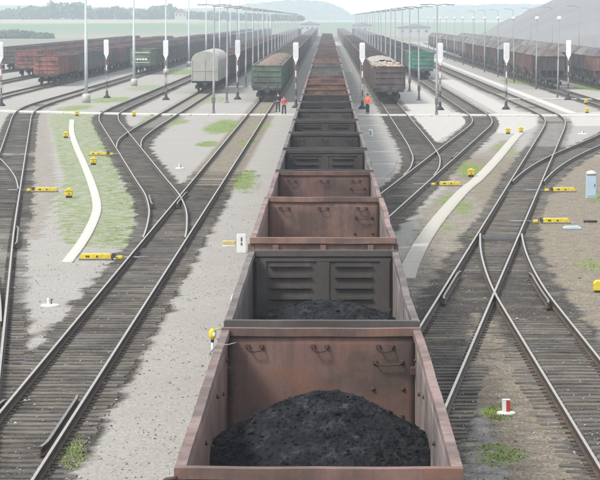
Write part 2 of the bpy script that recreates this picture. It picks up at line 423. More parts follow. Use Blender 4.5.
def ground():
    xs = np.concatenate([[-9000, -4000, -2000, -1000, -600, -380, -250, -170, -120, -90, -72], np.arange(-62, 62.1, 0.36), [72, 90, 120, 170, 250, 380, 600, 1000, 2000, 4000, 9000]])
    yl = [-3000, -800, -200, -40, 10, 25]; y = 36.0
    while y < 430: yl.append(y); y += max(0.2, 0.0042 * (y - 36) * 1.05 + 0.2)
    while y < 3200: yl.append(y); y += max(8, 0.03 * y)
    yl += [3500, 4200, 5500, 8000, 12000]
    ys = np.array(yl); X, Y = np.meshgrid(xs, ys)
    near = (np.abs(X) < 61) & (Y > 25) & (Y < 420)
    Z = np.zeros_like(X); bal = np.zeros_like(X); grs = np.zeros_like(X); brn = np.zeros_like(X); con = np.zeros_like(X)
    nz = np.zeros_like(X)
    idx = np.argwhere(near)
    for i, j in idx:
        nz[i, j] = mnoise.noise((X[i, j] * 0.9, Y[i, j] * 0.5, 0.0)) + 0.5 * mnoise.noise((X[i, j] * 3.1, Y[i, j] * 2.3, 3.0))
    for n in TR:
        c = tx(n, Y); d = np.abs(X - c)
        k = 1 - smoothstep(1.22, 1.72, np.nan_to_num(d, nan=99.0) + 0.35 * nz)
        w = np.ones_like(Y)
        if n == 'L1': w = 1 - 0.72 * smoothstep(122, 138, Y)
        elif n == 'L2': w = 1 - 0.5 * smoothstep(196, 210, Y)
        elif n in ('F', 'G', 'H'): w = 1 - 0.52 * smoothstep(66, 90, Y) + 0.3 * smoothstep(100, 112, Y) * (1 - smoothstep(135, 150, Y))
        elif n in ('C',): w = 1 - 0.5 * smoothstep(104, 112, Y) + .4 * smoothstep(126, 132, Y) * (1 - smoothstep(160, 175, Y)); w = np.where(Y > 176, .5, w)
        w = w * (1 - .38 * smoothstep(225, 250, Y)); brn = np.maximum(brn, .6 * k * smoothstep(225, 250, Y))
        bal = np.maximum(bal, k * w)
    # dark oily ground round the turnouts on the right, near side
    bal = np.maximum(bal, np.where((X > 1.6) & (X < 7.4) & (Y < 105), 0.47 - 0.3 * smoothstep(80, 104, Y), 0))
    tri = inpoly(X, Y, [(3.4, 20), (4.6, 20), (5.1, 66), (4.4, 78), (3.3, 66)])
    bal = np.where(tri, np.minimum(bal, 0.30), bal); brn = np.where(tri, 1.0, brn)
    brn = np.maximum(brn, np.where((np.abs(X + 6.1) < 1.5) & (Y > 124), 0.8, 0)); brn = np.maximum(brn, np.where((np.abs(X + 13.8) < 1.5) & (Y > 196), 0.5, 0))
    brn = np.maximum(brn, smoothstep(5.5, 8.0, X + nz) * (1 - smoothstep(150, 185, Y)))
    strip = inpoly(X, Y, poly_px((395, 300), (420, 210), (500, 140), (520, 140), (470, 250), (420, 325)))
    brn = np.maximum(brn, np.where(strip, 0.62, 0))
    brn = np.maximum(brn, np.where(inpoly(X, Y, poly_px((22, 240), (34, 115), (48, 112), (60, 190), (40, 240))), 0.5, 0))
    # pale concrete aprons behind the turnouts on the right
    for p in (((404, 111), (470, 113), (468, 122), (452, 133), (434, 143), (420, 128)), ((496, 113), (530, 112), (538, 118), (536, 126), (520, 134), (496, 133), (497, 122)),
              ((566, 113), (610, 112), (610, 126), (575, 126))):
        con = np.maximum(con, np.where(inpoly(X, Y, poly_px(*p)), 1.0, 0))
    con = np.maximum(con, 0.8 * ((X > 7.8) & (X < 11.4) & (Y > 236) & (Y < 420)))
    con = np.maximum(con, 0.75 * ((X > 15.2) & (X < 17.4) & (Y > 236) & (Y < 420)))
    con = np.maximum(con, 0.6 * ((X > 1.9) & (X < 4.2) & (Y > 420)))
    bal = np.where(con > 0.9, np.minimum(bal, 0.2), bal)
    # grass
    lawn = inpoly(X, Y, poly_px((46, 112), (98, 113), (96, 126), (112, 150), (124, 186), (138, 200), (136, 240), (118, 250), (60, 244), (52, 205), (62, 180), (54, 150)))
    grs = np.where(lawn, 0.51, 0)
    for cx, cy, rx, ry, k in ((222, 127, 22, 9, .72), (208, 144, 15, 3.5, .7), (247, 143, 12, 5, .6), (245, 181, 17, 13, .66), (178, 122, 14, 4, .6), (262, 126, 14, 6, .55),
                              (70, 452, 15, 22, .74), (472, 170, 22, 12, .62), (455, 205, 20, 14, .58), (445, 225, 14, 10, .5), (505, 150, 14, 8, .55), (497, 412, 17, 9, .80), (590, 265, 20, 9, .5), (595, 196, 9, 10, .62),
                              (500, 455, 34, 16, .56), (40, 372, 10, 10, .40), (110, 100, 30, 4, .6), (75, 108, 22, 4, .6), (150, 118, 12, 4, .5), (212, 100, 20, 5, .5),
                              (520, 82, 22, 4, .6), (590, 88, 18, 5, .66), (185, 72, 30, 4, .6), (150, 88, 30, 4, .5), (480, 245, 12, 20, .42), (110, 365, 30, 12, .42)):
        gx, gy = at(cx, cy); r1 = abs(at(cx + rx, cy)[0] - gx); y2 = at(cx, cy + ry)[1]; y1 = at(cx, cy - ry)[1]
        yy = np.where(Y > gy, (Y - gy) / (y1 - gy), (gy - Y) / (gy - y2))
        q = np.sqrt(((X - gx) / r1) ** 2 + yy ** 2)
        grs = np.maximum(grs, k * (1 - smoothstep(0.55, 1.15, q + 0.25 * nz)))
    bal = np.where(lawn & (bal < 0.6), bal * 0.6, bal)
    Z = np.where(near, 0.014 * nz - 0.020 * bal, 0)
    # far land: rising fields, heap-side ground
    rise = smoothstep(1100, 1900, Y) * (1 - smoothstep(-90, -50, X)) * 7.4 + smoothstep(1500, 2300, Y) * smoothstep(-90, -50, X) * 5.5
    Z = Z + rise
    isfar = np.maximum(smoothstep(900, 1000, Y), smoothstep(62, 90, np.abs(X)))
    dist = np.maximum(Y, 1); py = VY + F_PX * (CAM_Z - Z) / dist
    field = np.zeros(X.shape + (4,)); field[..., 3] = 1
    bands = [(0, (.24, .21, .15)), (22.3, (.26, .23, .16)), (23.6, (.09, .14, .075)), (30, (.11, .17, .08)), (33, (.16, .17, .11)), (36, (.21, .20, .14)), (40, (.16, .16, .12)), (60, (.24, .235, .22)), (400, (.24, .235, .22))]
    bp = [b[0] for b in bands]
    pj = py + 0.8 * np.sin(X * 0.013 + 1.0)
    for k in range(3): field[..., k] = np.interp(pj, bp, [b[1][k] for b in bands])
    nyl, nxl = X.shape
    verts = np.stack([X, Y, Z], -1).reshape(-1, 3)
    a = np.arange(nyl * nxl).reshape(nyl, nxl)
    faces = np.stack([a[:-1, :-1], a[:-1, 1:], a[1:, 1:], a[1:, :-1]], -1).reshape(-1, 4)
    me = bpy.data.meshes.new('ground'); me.from_pydata(verts.tolist(), [], faces.tolist())
    for nm, arr in (('bal', bal), ('grs', grs), ('brn', brn), ('con', con), ('isfar', isfar)):
        at_ = me.attributes.new(nm, 'FLOAT', 'POINT'); at_.data.foreach_set('value', np.ascontiguousarray(arr, dtype=np.float32).ravel())
    ca = me.color_attributes.new('field', 'FLOAT_COLOR', 'POINT'); ca.data.foreach_set('color', field.astype(np.float32).ravel())
    me.polygons.foreach_set('use_smooth', np.ones(len(me.polygons), bool))
    me.materials.append(M['ground'])
    o = link('ground', me); tag(o, kind='structure')
ground()

# ------------------------------------------------------------------ far land: hills, heap, woods
def ridge(name, pts, y, depth, mat, base=-2.0, jag=1.0, step=3.0, kind='structure'):
    """wooded ridge with an uneven crest; pts = (X, crest height)"""
    p = np.array(pts, float); xs = np.arange(p[0, 0], p[-1, 0], step); hs = np.interp(xs, p[:, 0], p[:, 1])
    prof = np.linspace(-1, 1, 15); V = []; nxs = len(xs)
    for t in prof:
        for x, h in zip(xs, hs):
            f = max(0.0, 1 - t * t) ** 0.8
            z = base + (h - base) * f
            z += jag * (mnoise.noise((x * 0.11, t * 5 + y * .01, 1.3)) + 0.8 * mnoise.noise((x * 0.31, t * 9, 5.1))) * f
            V.append((x + 2 * mnoise.noise((x * .2, t * 3, 9)), y + depth * t, z))
    a = np.arange(len(V)).reshape(15, nxs)
    Fc = np.stack([a[:-1, :-1], a[:-1, 1:], a[1:, 1:], a[1:, :-1]], -1).reshape(-1, 4)
    me = bpy.data.meshes.new(name); me.from_pydata(V, [], Fc.tolist()); me.materials.append(mat)
    o = link(name, me); tag(o, kind=kind); return o

def px_ridge(pxs, y): return [((x - VX) * y / F_PX, CAM_Z + (VY - py) * y / F_PX) for x, py in pxs]
ridge('hills', px_ridge([(-400, 6), (-120, 4), (60, 6), (150, 9), (225, 8), (250, 4), (285, 1), (315, 0.5), (330, 3), (343, 9), (352, 15), (400, 10), (440, 6), (520, 4), (620, 6), (900, 8)], 3400), 3400, 260, M['hill'], 0, 1.6, 4)
ridge('spoil_heap', px_ridge([(440, 52), (466, 44), (490, 33), (515, 19), (540, 6), (562, -4), (600, -12), (660, -18), (800, -16), (900, 10), (940, 45)], 760), 760, 130, M['heap'], -1, 0.5, 2.5)

def wood(name, spots, size, mat, n=200, kind='stuff'):
    """many leaf clumps: spots = (x, y, ground z, height, spread)"""
    V = []; Fc = []
    for (x, y, z0, h, sp) in spots:
        lobes = [(RS.normal(0, sp * .4), RS.normal(0, sp * .4), z0 + h * RS.uniform(.35, .8), sp * RS.uniform(.4, .7)) for _ in range(6)]
        for _ in range(n):
            lx, ly, lz, lr = lobes[RS.randint(6)]
            d = RS.normal(0, 1, 3); d /= np.linalg.norm(d); r = lr * RS.uniform(.5, 1.05)
            c = np.array([x + lx + d[0] * r, y + ly + d[1] * r, max(z0 + .3, lz + d[2] * r * 1.1)])
            a = RS.normal(0, 1, 3); a /= np.linalg.norm(a); b = np.cross(a, RS.normal(0, 1, 3)); b /= np.linalg.norm(b)
            s = size * RS.uniform(.6, 1.3); k = len(V)
            V += [tuple(c - a * s - b * s * .6), tuple(c + a * s - b * s * .5), tuple(c + a * s * .8 + b * s * .6), tuple(c - a * s * .7 + b * s * .7)]
            Fc.append((k, k + 1, k + 2, k + 3))
        k = len(V)                                  # trunk
        for t in range(5): V.append((x + .25 * math.cos(t * 1.257), y + .25 * math.sin(t * 1.257), z0 - .5))
        for t in range(5): V.append((x + .12 * math.cos(t * 1.257), y + .12 * math.sin(t * 1.257), z0 + h * .6))
        for t in range(5): Fc.append((k + t, k + (t + 1) % 5, k + 5 + (t + 1) % 5, k + 5 + t))
    me = bpy.data.meshes.new(name); me.from_pydata(V, [], Fc); me.materials.append(mat)
    o = link(name, me); tag(o, kind=kind); return o
sp = []
for px_, top in [(x, t) for x, t in zip(np.arange(-30, 300, 3.2), np.zeros(200))]:
    for _ in range(2):
        y = RS.uniform(1850, 2050); x = (px_ + RS.uniform(-3, 3) - VX) * y / F_PX
        prof = np.interp(px_, [-30, 0, 15, 30, 42, 47, 52, 70, 84, 90, 105, 122, 135, 150, 165, 172, 180, 200, 225, 250, 300],
                         [10, 11, 9.5, 6, 8, 14, 5, 1.5, 5, 10, 9, 8, 10, 10, 4, 9, 14, 12.5, 13, 15, 17])
        h = max(2.0, (CAM_Z + (VY - prof) * y / F_PX) - 7.4) * RS.uniform(.75, 1.08)
        sp.append((x, y, 7.2, h, min(6, h * .42 + 1.2)))
wood('far_wood', sp, 1.3, M['leaf'], 170)
sp = []
for px_ in np.arange(-14, 50, 2.2):
    for _ in range(2):
        y = RS.uniform(1080, 1150); x = (px_ - VX) * y / F_PX
        top = np.interp(px_, [-14, 0, 14, 28, 40, 50], [34, 33, 31.5, 32.5, 36, 40])
        h = CAM_Z + (VY - top) * y / F_PX
        sp.append((x, y, 0.0, max(1.0, h), 2.0))
wood('far_thicket', sp, 0.6, M['leaf'], 120)

def house(px_, py_, y, w, d, h, rh, wallm, roofm, label):
    x = (px_ - VX) * y / F_PX; z = CAM_Z + (VY - py_) * y / F_PX
    r = empty('house', (x, y, z), rad(RS.uniform(-25, 25))); tag(r, label, 'house')
    m = MB(); m.box(-w / 2, w / 2, -d / 2, d / 2, -3, h); m.build('wall', wallm, r)
    m = MB(); m.prism([(-w / 2 - .4, h), (w / 2 + .4, h), (0, h + rh)], -d / 2 - .4, d / 2 + .4); m.build('roof', roofm, r)
    for i in range(3):
        m = MB(); xx = -w / 2 + w * (i + .5) / 3; m.box(xx - .5, xx + .5, -d / 2 - .06, -d / 2 + .02, h * .45, h * .75); m.build('window', M['pane'], r)
house(181, 19, 1780, 8, 8, 4.5, 2.6, M['wall'], M['roof'], 'white house with brown gable roof among the trees beyond the fields')
def shed(px0, px1, top, y, label, wm):
    x0 = (px0 - VX) * y / F_PX; x1 = (px1 - VX) * y / F_PX; h = CAM_Z + (VY - top) * y / F_PX
    r = empty('shed', ((x0 + x1) / 2, y, 0)); tag(r, label, 'shed'); w = x1 - x0
    m = MB(); m.box(-w / 2, w / 2, 0, 30, -1, h); m.build('wall', wm, r)
    m = MB(); m.prism([(-w / 2 - .5, h), (w / 2 + .5, h), (0, h + 1.6)], -.5, 30.5); m.build('roof', M['grey'], r)
    for i in range(4):
        m = MB(); xx = -w / 2 + w * (i + .5) / 4; m.box(xx - w * .04, xx + w * .04, -.08, .02, h * .45, h * .65); m.build('window', M['pane'], r)
shed(300, 320, 24, 1500, 'long pale shed at the far end of the yard, left of the rails', M['wall'])
shed(352, 372, 25, 1400, 'white shed at the far end of the yard, right of the rails', M['wall'])
shed(398, 430, 27, 1250, 'wide grey-white depot building far beyond the green wagons', M['wall'])

# ------------------------------------------------------------------ tracks
RAIL_H = 0.22
RP = [(-.031, RAIL_H), (.031, RAIL_H), (.035, RAIL_H - .012), (.037, RAIL_H - .04), (.011, RAIL_H - .06), (.011, RAIL_H - .145), (.072, RAIL_H - .165), (.072, RAIL_H - .178),
      (-.072, RAIL_H - .178), (-.072, RAIL_H - .165), (-.011, RAIL_H - .145), (-.011, RAIL_H - .06), (-.037, RAIL_H - .04), (-.037, RAIL_H - .012)]
RP_LO = [(-.037, RAIL_H), (.037, RAIL_H), (.037, RAIL_H - .05), (.06, RAIL_H - .178), (-.06, RAIL_H - .178), (-.037, RAIL_H - .05)]
def sweep(name, ys, xs, off, prof, dz, parent, mats, nm=0):
    n = len(ys); k = len(prof)
    dx = np.gradient(xs, ys) if n > 2 else np.full(n, (xs[-1] - xs[0]) / (ys[-1] - ys[0]))
    L = np.sqrt(1 + dx * dx); nx, ny = 1 / L, -dx / L
    V = []
    for i in range(n):
        for (u, z) in prof:
            V.append((xs[i] + nx[i] * (off + u), ys[i] + ny[i] * (off + u), z + dz))
    Fc = []; mi = []
    for i in range(n - 1):
        for j in range(k):
            Fc.append((i * k + j, i * k + (j + 1) % k, (i + 1) * k + (j + 1) % k, (i + 1) * k + j)); mi.append(0 if j == 0 else 1)
    Fc.append(tuple(range(k))); mi.append(1); Fc.append(tuple((n - 1) * k + j for j in range(k))[::-1]); mi.append(1)
    me = bpy.data.meshes.new(name); me.from_pydata(V, [], Fc)
    for m in mats: me.materials.append(m)
    me.polygons.foreach_set('material_index', mi); me.update()
    return link(name, me, parent)

def BURY(n, y):
    """how far gravel has drifted over the sleepers"""
    if y > 236: return .75
    if n == 'F': return .55 if 77 < y < 104 else -.1
    if n == 'D': return .25 if y > 62 else -.15
    if n == 'C': return .6 if 68 < y < 103 else (.9 if y > 176 else -.1)
    if n == 'K': return .4 if 122 < y < 152 else -.15
    return -.18
SLP = {}
def sleeper_mesh(w):
    w = round(w * 5) / 5
    if w not in SLP:
        m = MB(); m.box(-w / 2, w / 2, -.135, .135, -.14, .0, 0, .018); SLP[w] = m.mesh('sleeper', M['sleeper'])
    return SLP[w]
TRACK_LABEL = {'main': 'straight track under the long central coal train', 'L1': 'straight track left of the central train with the green wagon standing on it',
 'D': 'straight track in the right foreground running down to the lower right corner', 'C': 'track sweeping from under the near wagons out to the empty right line',
 'B': 'track curving out from beneath the central train to the green wagon line', 'R1': 'short curve leading to the brown timber-loaded wagon', 'E': 'dark curved track leaving the frame at the right behind the cabinet',
 'F': 'track running up the left edge beside the gravel strip', 'G': 'branch leaving the left edge track towards the red wagon', 'H': 'outer branch at the left edge in the near foreground',
 'K': 'track curving from the left main line up past the grass', 'L2': 'curve leading to the grey covered wagon'}
tracks = {}
for n in TR:
    ys, xs = TR[n]
    t = empty('railway_track', (0, 0, 0)); tracks[n] = t
    tag(t, kind='structure')
    if n in TRACK_LABEL: t['label'] = TRACK_LABEL[n]
    par = PARENT.get(n); dz = 0.0
    y_from = ys[0]
    yy, xx = ys, xs
    if par:
        pxs = tx(par, ys)
        sep = np.nan_to_num(np.abs(xs - pxs), nan=99)
        keep = sep > 0.085
        dz = -0.004 if n not in ('L2', 'R1', 'G', 'H', 'E', 'D') else -0.008
        if n == 'D': keep &= True
        yy, xx = ys[keep], xs[keep]
    far = yy[0] > 290
    for s in (-1, 1):
        sweep('rail', yy, xx, s * .7975, RP_LO if far else RP, dz, t, (M['railtop'], M['railside']))
    # sleepers
    stuff = MB(); nb = 0; step = 0.58
    fast = MB()
    y = max(ys[0], 40.0); ymax = min(ys[-1], 330)
    while y < ymax:
        yj = y + RS.uniform(-.03, .03)
        x = float(np.interp(yj, ys, xs)); lo, hi = -1.36, 1.36
        skip = False
        if par:
            p = tx(par, yj)
            if not np.isnan(p) and abs(p - x) < 2.75: skip = True
        for b, pb in PARENT.items():
            if pb == n and not skip:
                q = tx(b, yj)
                if not np.isnan(q) and abs(q - x) < 2.75 and abs(q - x) > 0.02:
                    lo = min(lo, q - x - 1.36); hi = max(hi, q - x + 1.36)
        if n == 'main' and (hi - lo) < 2.8 and yj > 30: skip = skip or False
        if not skip:
            w = hi - lo; cx = x + (lo + hi) / 2 + RS.uniform(-.09, .09)
            dxy = float(np.interp(yj + .5, ys, xs) - np.interp(yj - .5, ys, xs)) if len(ys) > 2 else 0
            rz = -math.atan(dxy) * (0.5 if w > 2.9 else 1) + RS.uniform(-.012, .012); z = 0.014 + RS.uniform(-.010, .007)
            z -= .045 * max(0.0, mnoise.noise((x * .35, yj * .16, 4.0)) + BURY(n, yj))
            if (n == 'L1' and yj > 132 + RS.uniform(-7, 18)) or (n == 'L2' and yj > 198): z -= .075 + RS.uniform(0, .03)
            indiv = yj < 112 and n != 'main'
            if indiv and nb < 290:
                link('sleeper', sleeper_mesh(w), t, (cx, yj, z), rz); nb += 1
            else:
                c, s_ = math.cos(rz), math.sin(rz); q = []
                for zz in (z - .13, z):
                    for (u, v) in ((-w / 2, -.135), (w / 2, -.135), (w / 2, .135), (-w / 2, .135)):
                        q.append((cx + u * c - v * s_, yj + u * s_ + v * c, zz))
                stuff.add(q, [(4, 5, 6, 7), (0, 1, 5, 4), (1, 2, 6, 5), (2, 3, 7, 6), (3, 0, 4, 7)])
            if yj < 125 and n != 'main':
                for s in (-1, 1):
                    fast.box(x + s * .7975 - .17, x + s * .7975 + .17, yj - .07, yj + .07, z - .01, z + .03)
        y += step if y < 112 else 0.62
    if stuff.v: tag(stuff.build('far_sleeper', M['sleeper'], t), kind='stuff')
    if fast.v: tag(fast.build('rail_fastening', M['railside'], t), kind='stuff')

def guard(track, y0, y1, off):
    ys = np.arange(y0, y1 + .01, .5); xs = np.interp(ys, *TR[track]).copy()
    fl = 0.06 * np.clip(1 - np.minimum(ys - y0, y1 - ys) / 0.6, 0, 1) * -np.sign(off)
    sweep('guard_rail', ys, xs + fl, off, RP, 0.006, tracks[track], (M['guard'], M['railside']))
guard('L1', 50.8, 58.2, .62); guard('L1', 52.5, 57.2, -.96)
guard('F', 97, 105, .96)
guard('C', 78, 86.5, -.65); guard('D', 77, 86, .65); guard('D', 52.0, 57.5, .64)
guard('K', 118, 124, -.65); guard('B', 158, 164, .65); guard('L1', 118, 126, -.64)
# rodding and slide plates of the point blades
def point_plates(track, y, n=8):
    t = tracks[track]
    for k in range(n):
        yy = y + k * .58 + .29; x = float(np.interp(yy, *TR[track]))
        m = MB(); m.box(-.95, .95, -.05, .05, -.03, .03); m.build('tie_bar', M['dkgrey'], t, (x, yy, .06))
point_plates('C', 101, 3); point_plates('L1', 95, 3); point_plates('C', 129, 3); point_plates('B', 131, 2); point_plates('F', 121, 2)

# ------------------------------------------------------------------ paving: cable-trough paths, crossing, walkway
def slab_path(name, pts, width, step, mat, z=.05, label=None, gap=.02):
    t = empty(name); tag(t, label, None, None, 'structure')
    P = [Vector((*p, 0)) for p in pts]
    if len(P) > 4 and step < 1.3:                   # round the corners
        for _ in range(3):
            Q = [P[0]]
            for a, b in zip(P, P[1:]): Q += [a * .75 + b * .25, a * .25 + b * .75]
            P = Q + [P[-1]]
    d = [0.0]
    for a, b in zip(P, P[1:]): d.append(d[-1] + (b - a).length)
    dd = np.array(d); X = np.array([p.x for p in P]); Y = np.array([p.y for p in P])
    s = 0.0
    def pos(s): return float(np.interp(s, dd, X)), float(np.interp(s, dd, Y))
    while s + step < d[-1]:
        x0, y0 = pos(s); x1, y1 = pos(s + step); a = math.atan2(y1 - y0, x1 - x0)
        m = MB(); w = width / 2
        m.box(-step / 2 + gap / 2, step / 2 - gap / 2, -w, w, -.12, 0, 0, .012)
        o = m.build('slab', mat, t, ((x0 + x1) / 2, (y0 + y1) / 2, z + RS.uniform(-.008, .008)), a + RS.uniform(-.012, .012))
        s += step
    return t
PATH_L = ((67, 263), (84, 241), (95, 219), (98, 206), (92, 184), (83, 162), (76, 147), (71, 132), (72, 120))
slab_path('concrete_path', [at(*p) for p in PATH_L], .40, .8, M['palecon'], label='pale winding concrete trough lid path through the left grass')
slab_path('concrete_path', [at(*p) for p in ((406, 279), (411, 263), (429, 231), (455, 200), (468, 187), (478, 180), (500, 156), (512, 141), (521, 132))], .60, .8, M['concrete'], label='grey concrete trough lid path slanting up on the right')
cr = []
for px_ in range(-20, 640, 20): cr.append(at(px_, float(np.interp(px_, [-20, 0, 80, 170, 260, 420, 620], [109, 109.3, 111.2, 113, 113, 113.4, 113.8])), .2))
slab_path('foot_crossing', cr, 3.0, 1.5, M['palecon'], .09, 'white foot crossing laid across all the tracks', .02)
slab_path('foot_crossing', [at(x, 99.7) for x in (506, 560, 620)], 1.2, 1.5, M['palecon'], .12, 'short white crossing behind the right signal posts', .02)
slab_path('concrete_path', [(21.8, 236 + k * 20) for k in range(20)], .9, 4.0, M['palecon'], .06, 'straight pale trough lid path beside the empty right line')

def walkway():
    t = empty('walkway'); tag(t, 'grey concrete walkway between the central train and the curved track', None, None, 'structure')
    ys = [112, 121, 131, 142, 154, 167, 181, 196, 212, 229]
    for a, b in zip(ys, ys[1:]):
        def right(y):
            q = [tx('B', y), tx('R1', y)]; q = [v for v in q if not np.isnan(v)]
            return min(q) - 1.75 + RS.uniform(-.05, .05)
        n = 4; yy = np.linspace(a + .06, b - .06, n); V = []; 
        for z in (-.1, .035):
            V += [(1.95, y, z) for y in yy] + [(max(2.0, right(y)), y, z) for y in yy[::-1]]
        k = 2 * n
        Fc = [tuple(range(k, 2 * k))] + [(i, (i + 1) % k, k + (i + 1) % k, k + i) for i in range(k)]
        if max(right(a), right(b)) < 2.15: continue
        m = MB(); m.add(V, Fc); m.build('slab', M['walk'], t)
M['walk'] = simple('worn_concrete', (0.265, 0.255, 0.238), 0.95, 0, 0.12, 1.2, dirt=(0.225, 0.215, 0.2))
walkway()

# ------------------------------------------------------------------ wagons
def bent_bar(m, x0, x1, y0, y1, z0, z1, seg, amp, seed, mi=0):
    """a long bar along y with slight dents"""
    V = []
    for i in range(seg + 1):
        y = y0 + (y1 - y0) * i / seg
        dx = amp * (mnoise.noise((y * .22, seed, 0)) * 1.5 + .25 * mnoise.noise((y * .9, seed, 2))); dz = amp * .4 * mnoise.noise((y * .35, seed, 5))
        V += [(x0 + dx, y, z0 + dz), (x1 + dx, y, z0 + dz), (x1 + dx, y, z1 + dz), (x0 + dx, y, z1 + dz)]
    Fc = []
    for i in range(seg):
        for j in range(4): Fc.append((i * 4 + j, i * 4 + (j + 1) % 4, i * 4 + 4 + (j + 1) % 4, i * 4 + 4 + j))
    Fc += [(0, 1, 2, 3), (seg * 4 + 3, seg * 4 + 2, seg * 4 + 1, seg * 4)]
    m.add(V, Fc, mi)

def wagon_meshes(H, ribbed, seed):
    """shared meshes of one open wagon type; y along the track, z from the rail head"""
    D = {}; HL = 6.36; HW = 1.44; FZ = 1.36
    def dented(m, nu, nv, f, thick, amp, sd):
        """a plate with shallow dents; f(u, v, w) -> point, w across the thickness"""
        V = []
        for w in (0, 1):
            for i in range(nu + 1):
                for j in range(nv + 1):
                    u, v = i / nu, j / nv; edge = min(1, 6 * min(v, 1 - v, u * 3, (1 - u) * 3))
                    q = f(u, v); d = amp * edge * (mnoise.noise((q[0] * 1.3, q[1] * 1.1, q[2] * 1.6 + sd)) + .5 * mnoise.noise((q[0] * 3.5, q[1] * 3.5, q[2] * 3.5 + sd)))
                    V.append(f(u, v, w * thick + d))
        n = (nu + 1) * (nv + 1); Fc = []
        for w in (0, 1):
            for i in range(nu):
                for j in range(nv):
                    a = w * n + i * (nv + 1) + j; Fc.append((a, a + 1, a + nv + 2, a + nv + 1))
        per = [(i, 0) for i in range(nu)] + [(nu, j) for j in range(nv)] + [(i, nv) for i in range(nu, 0, -1)] + [(0, j) for j in range(nv, 0, -1)]
        ids = [i * (nv + 1) + j for i, j in per]
        for a, b in zip(ids, ids[1:] + ids[:1]): Fc.append((a, b, n + b, n + a))
        m.add(V, Fc, 0, True)
    def side(s):
        m = MB()
        dented(m, 70, 10, lambda u, v, w=0: (s * (HW + w), -HL + 2 * HL * u, FZ - .1 + (H - FZ) * v), .05, .022, seed + s)
        return m.mesh('side_wall', M['paint'])
    D['side'] = {s: side(s) for s in (-1, 1)}
    D['rail'] = {}
    for s in (-1, 1):
        m = MB(); bent_bar(m, s * (HW - .02) if s > 0 else s * (HW + .1), s * (HW + .1) if s > 0 else s * (HW - .02), -HL, HL, H - .12, H, 30, .022, seed + s)
        D['rail'][s] = m.mesh('side_top_chord', M['paint'])
    m = MB(); m.box(-.07, .07, -.08, .08, FZ - .12, H - .121, 0, .015); D['stanchion'] = m.mesh('stanchion', M['paint'])
    m = MB(); m.box(-.035, .035, -.62, .62, FZ - .02, FZ + .75, 0, .01); D['hatch'] = m.mesh('hatch', M['paint'])
    def end():
        m = MB(); T = .05
        dented(m, 26, 16, lambda u, v, w=0: ((HW - .002) * (2 * u - 1), -T / 2 + w, FZ - .1 + (H - FZ) * v), T, .0 if ribbed else .02, seed * 3)
        return m
    m = end()
    for z in (FZ + .5, FZ + 1.05, FZ + 1.6): m.box(-HW + .06, HW - .06, .025, .12, z - .05, z + .05, 0, .02)   # outer ribs on +y
    for x in (-1.0, 0, 1.0): m.box(x - .06, x + .06, .025, .09, FZ - .1, H - .13)
    if ribbed:
        for z in [H - .28 - .225 * q for q in range(8)]:
            for x0, x1 in ((-1.1, -.24), (.24, 1.02)):
                m.prism([(x0, z - .035), (x1, z - .035), (x1 - .03, z + .03), (x0 + .03, z + .03)], -.085, -.02)
        m.box(-.13, .13, -.05, -.025, FZ, H - .14)
        for x in (-1.27, 1.27): m.box(x - .1, x + .1, -.06, -.025, FZ, H - .14)
        for z in (H - .17, H - 1.2): m.box(-1.40, 1.40, -.056, -.026, z - .035, z + .03)
    D['end'] = m.mesh('end_wall', M['paint'])
    m = MB(); V = []
    seg = 12
    for i in range(seg + 1):
        x = -HW - .09 + (2 * HW + .18) * i / seg; d = .016 * mnoise.noise((x * 1.3, seed, 2)); dz = .014 * mnoise.noise((x, seed, 8))
        V += [(x, -.07 + d, H - .1 + dz), (x, .09 + d, H - .1 + dz), (x, .09 + d, H + .02 + dz), (x, -.07 + d, H + .02 + dz)]
    Fc = []
    for i in range(seg):
        for j in range(4): Fc.append((i * 4 + j, i * 4 + (j + 1) % 4, i * 4 + 4 + (j + 1) % 4, i * 4 + 4 + j))
    Fc += [(0, 1, 2, 3), (seg * 4 + 3, seg * 4 + 2, seg * 4 + 1, seg * 4)]
    m.add(V, Fc); D['chord'] = m.mesh('top_chord', M['paint'])
    m = MB(); m.box(-HW, HW, -HL, HL, FZ - .14, FZ); D['floor'] = m.mesh('floor', M['paint'])
    return D

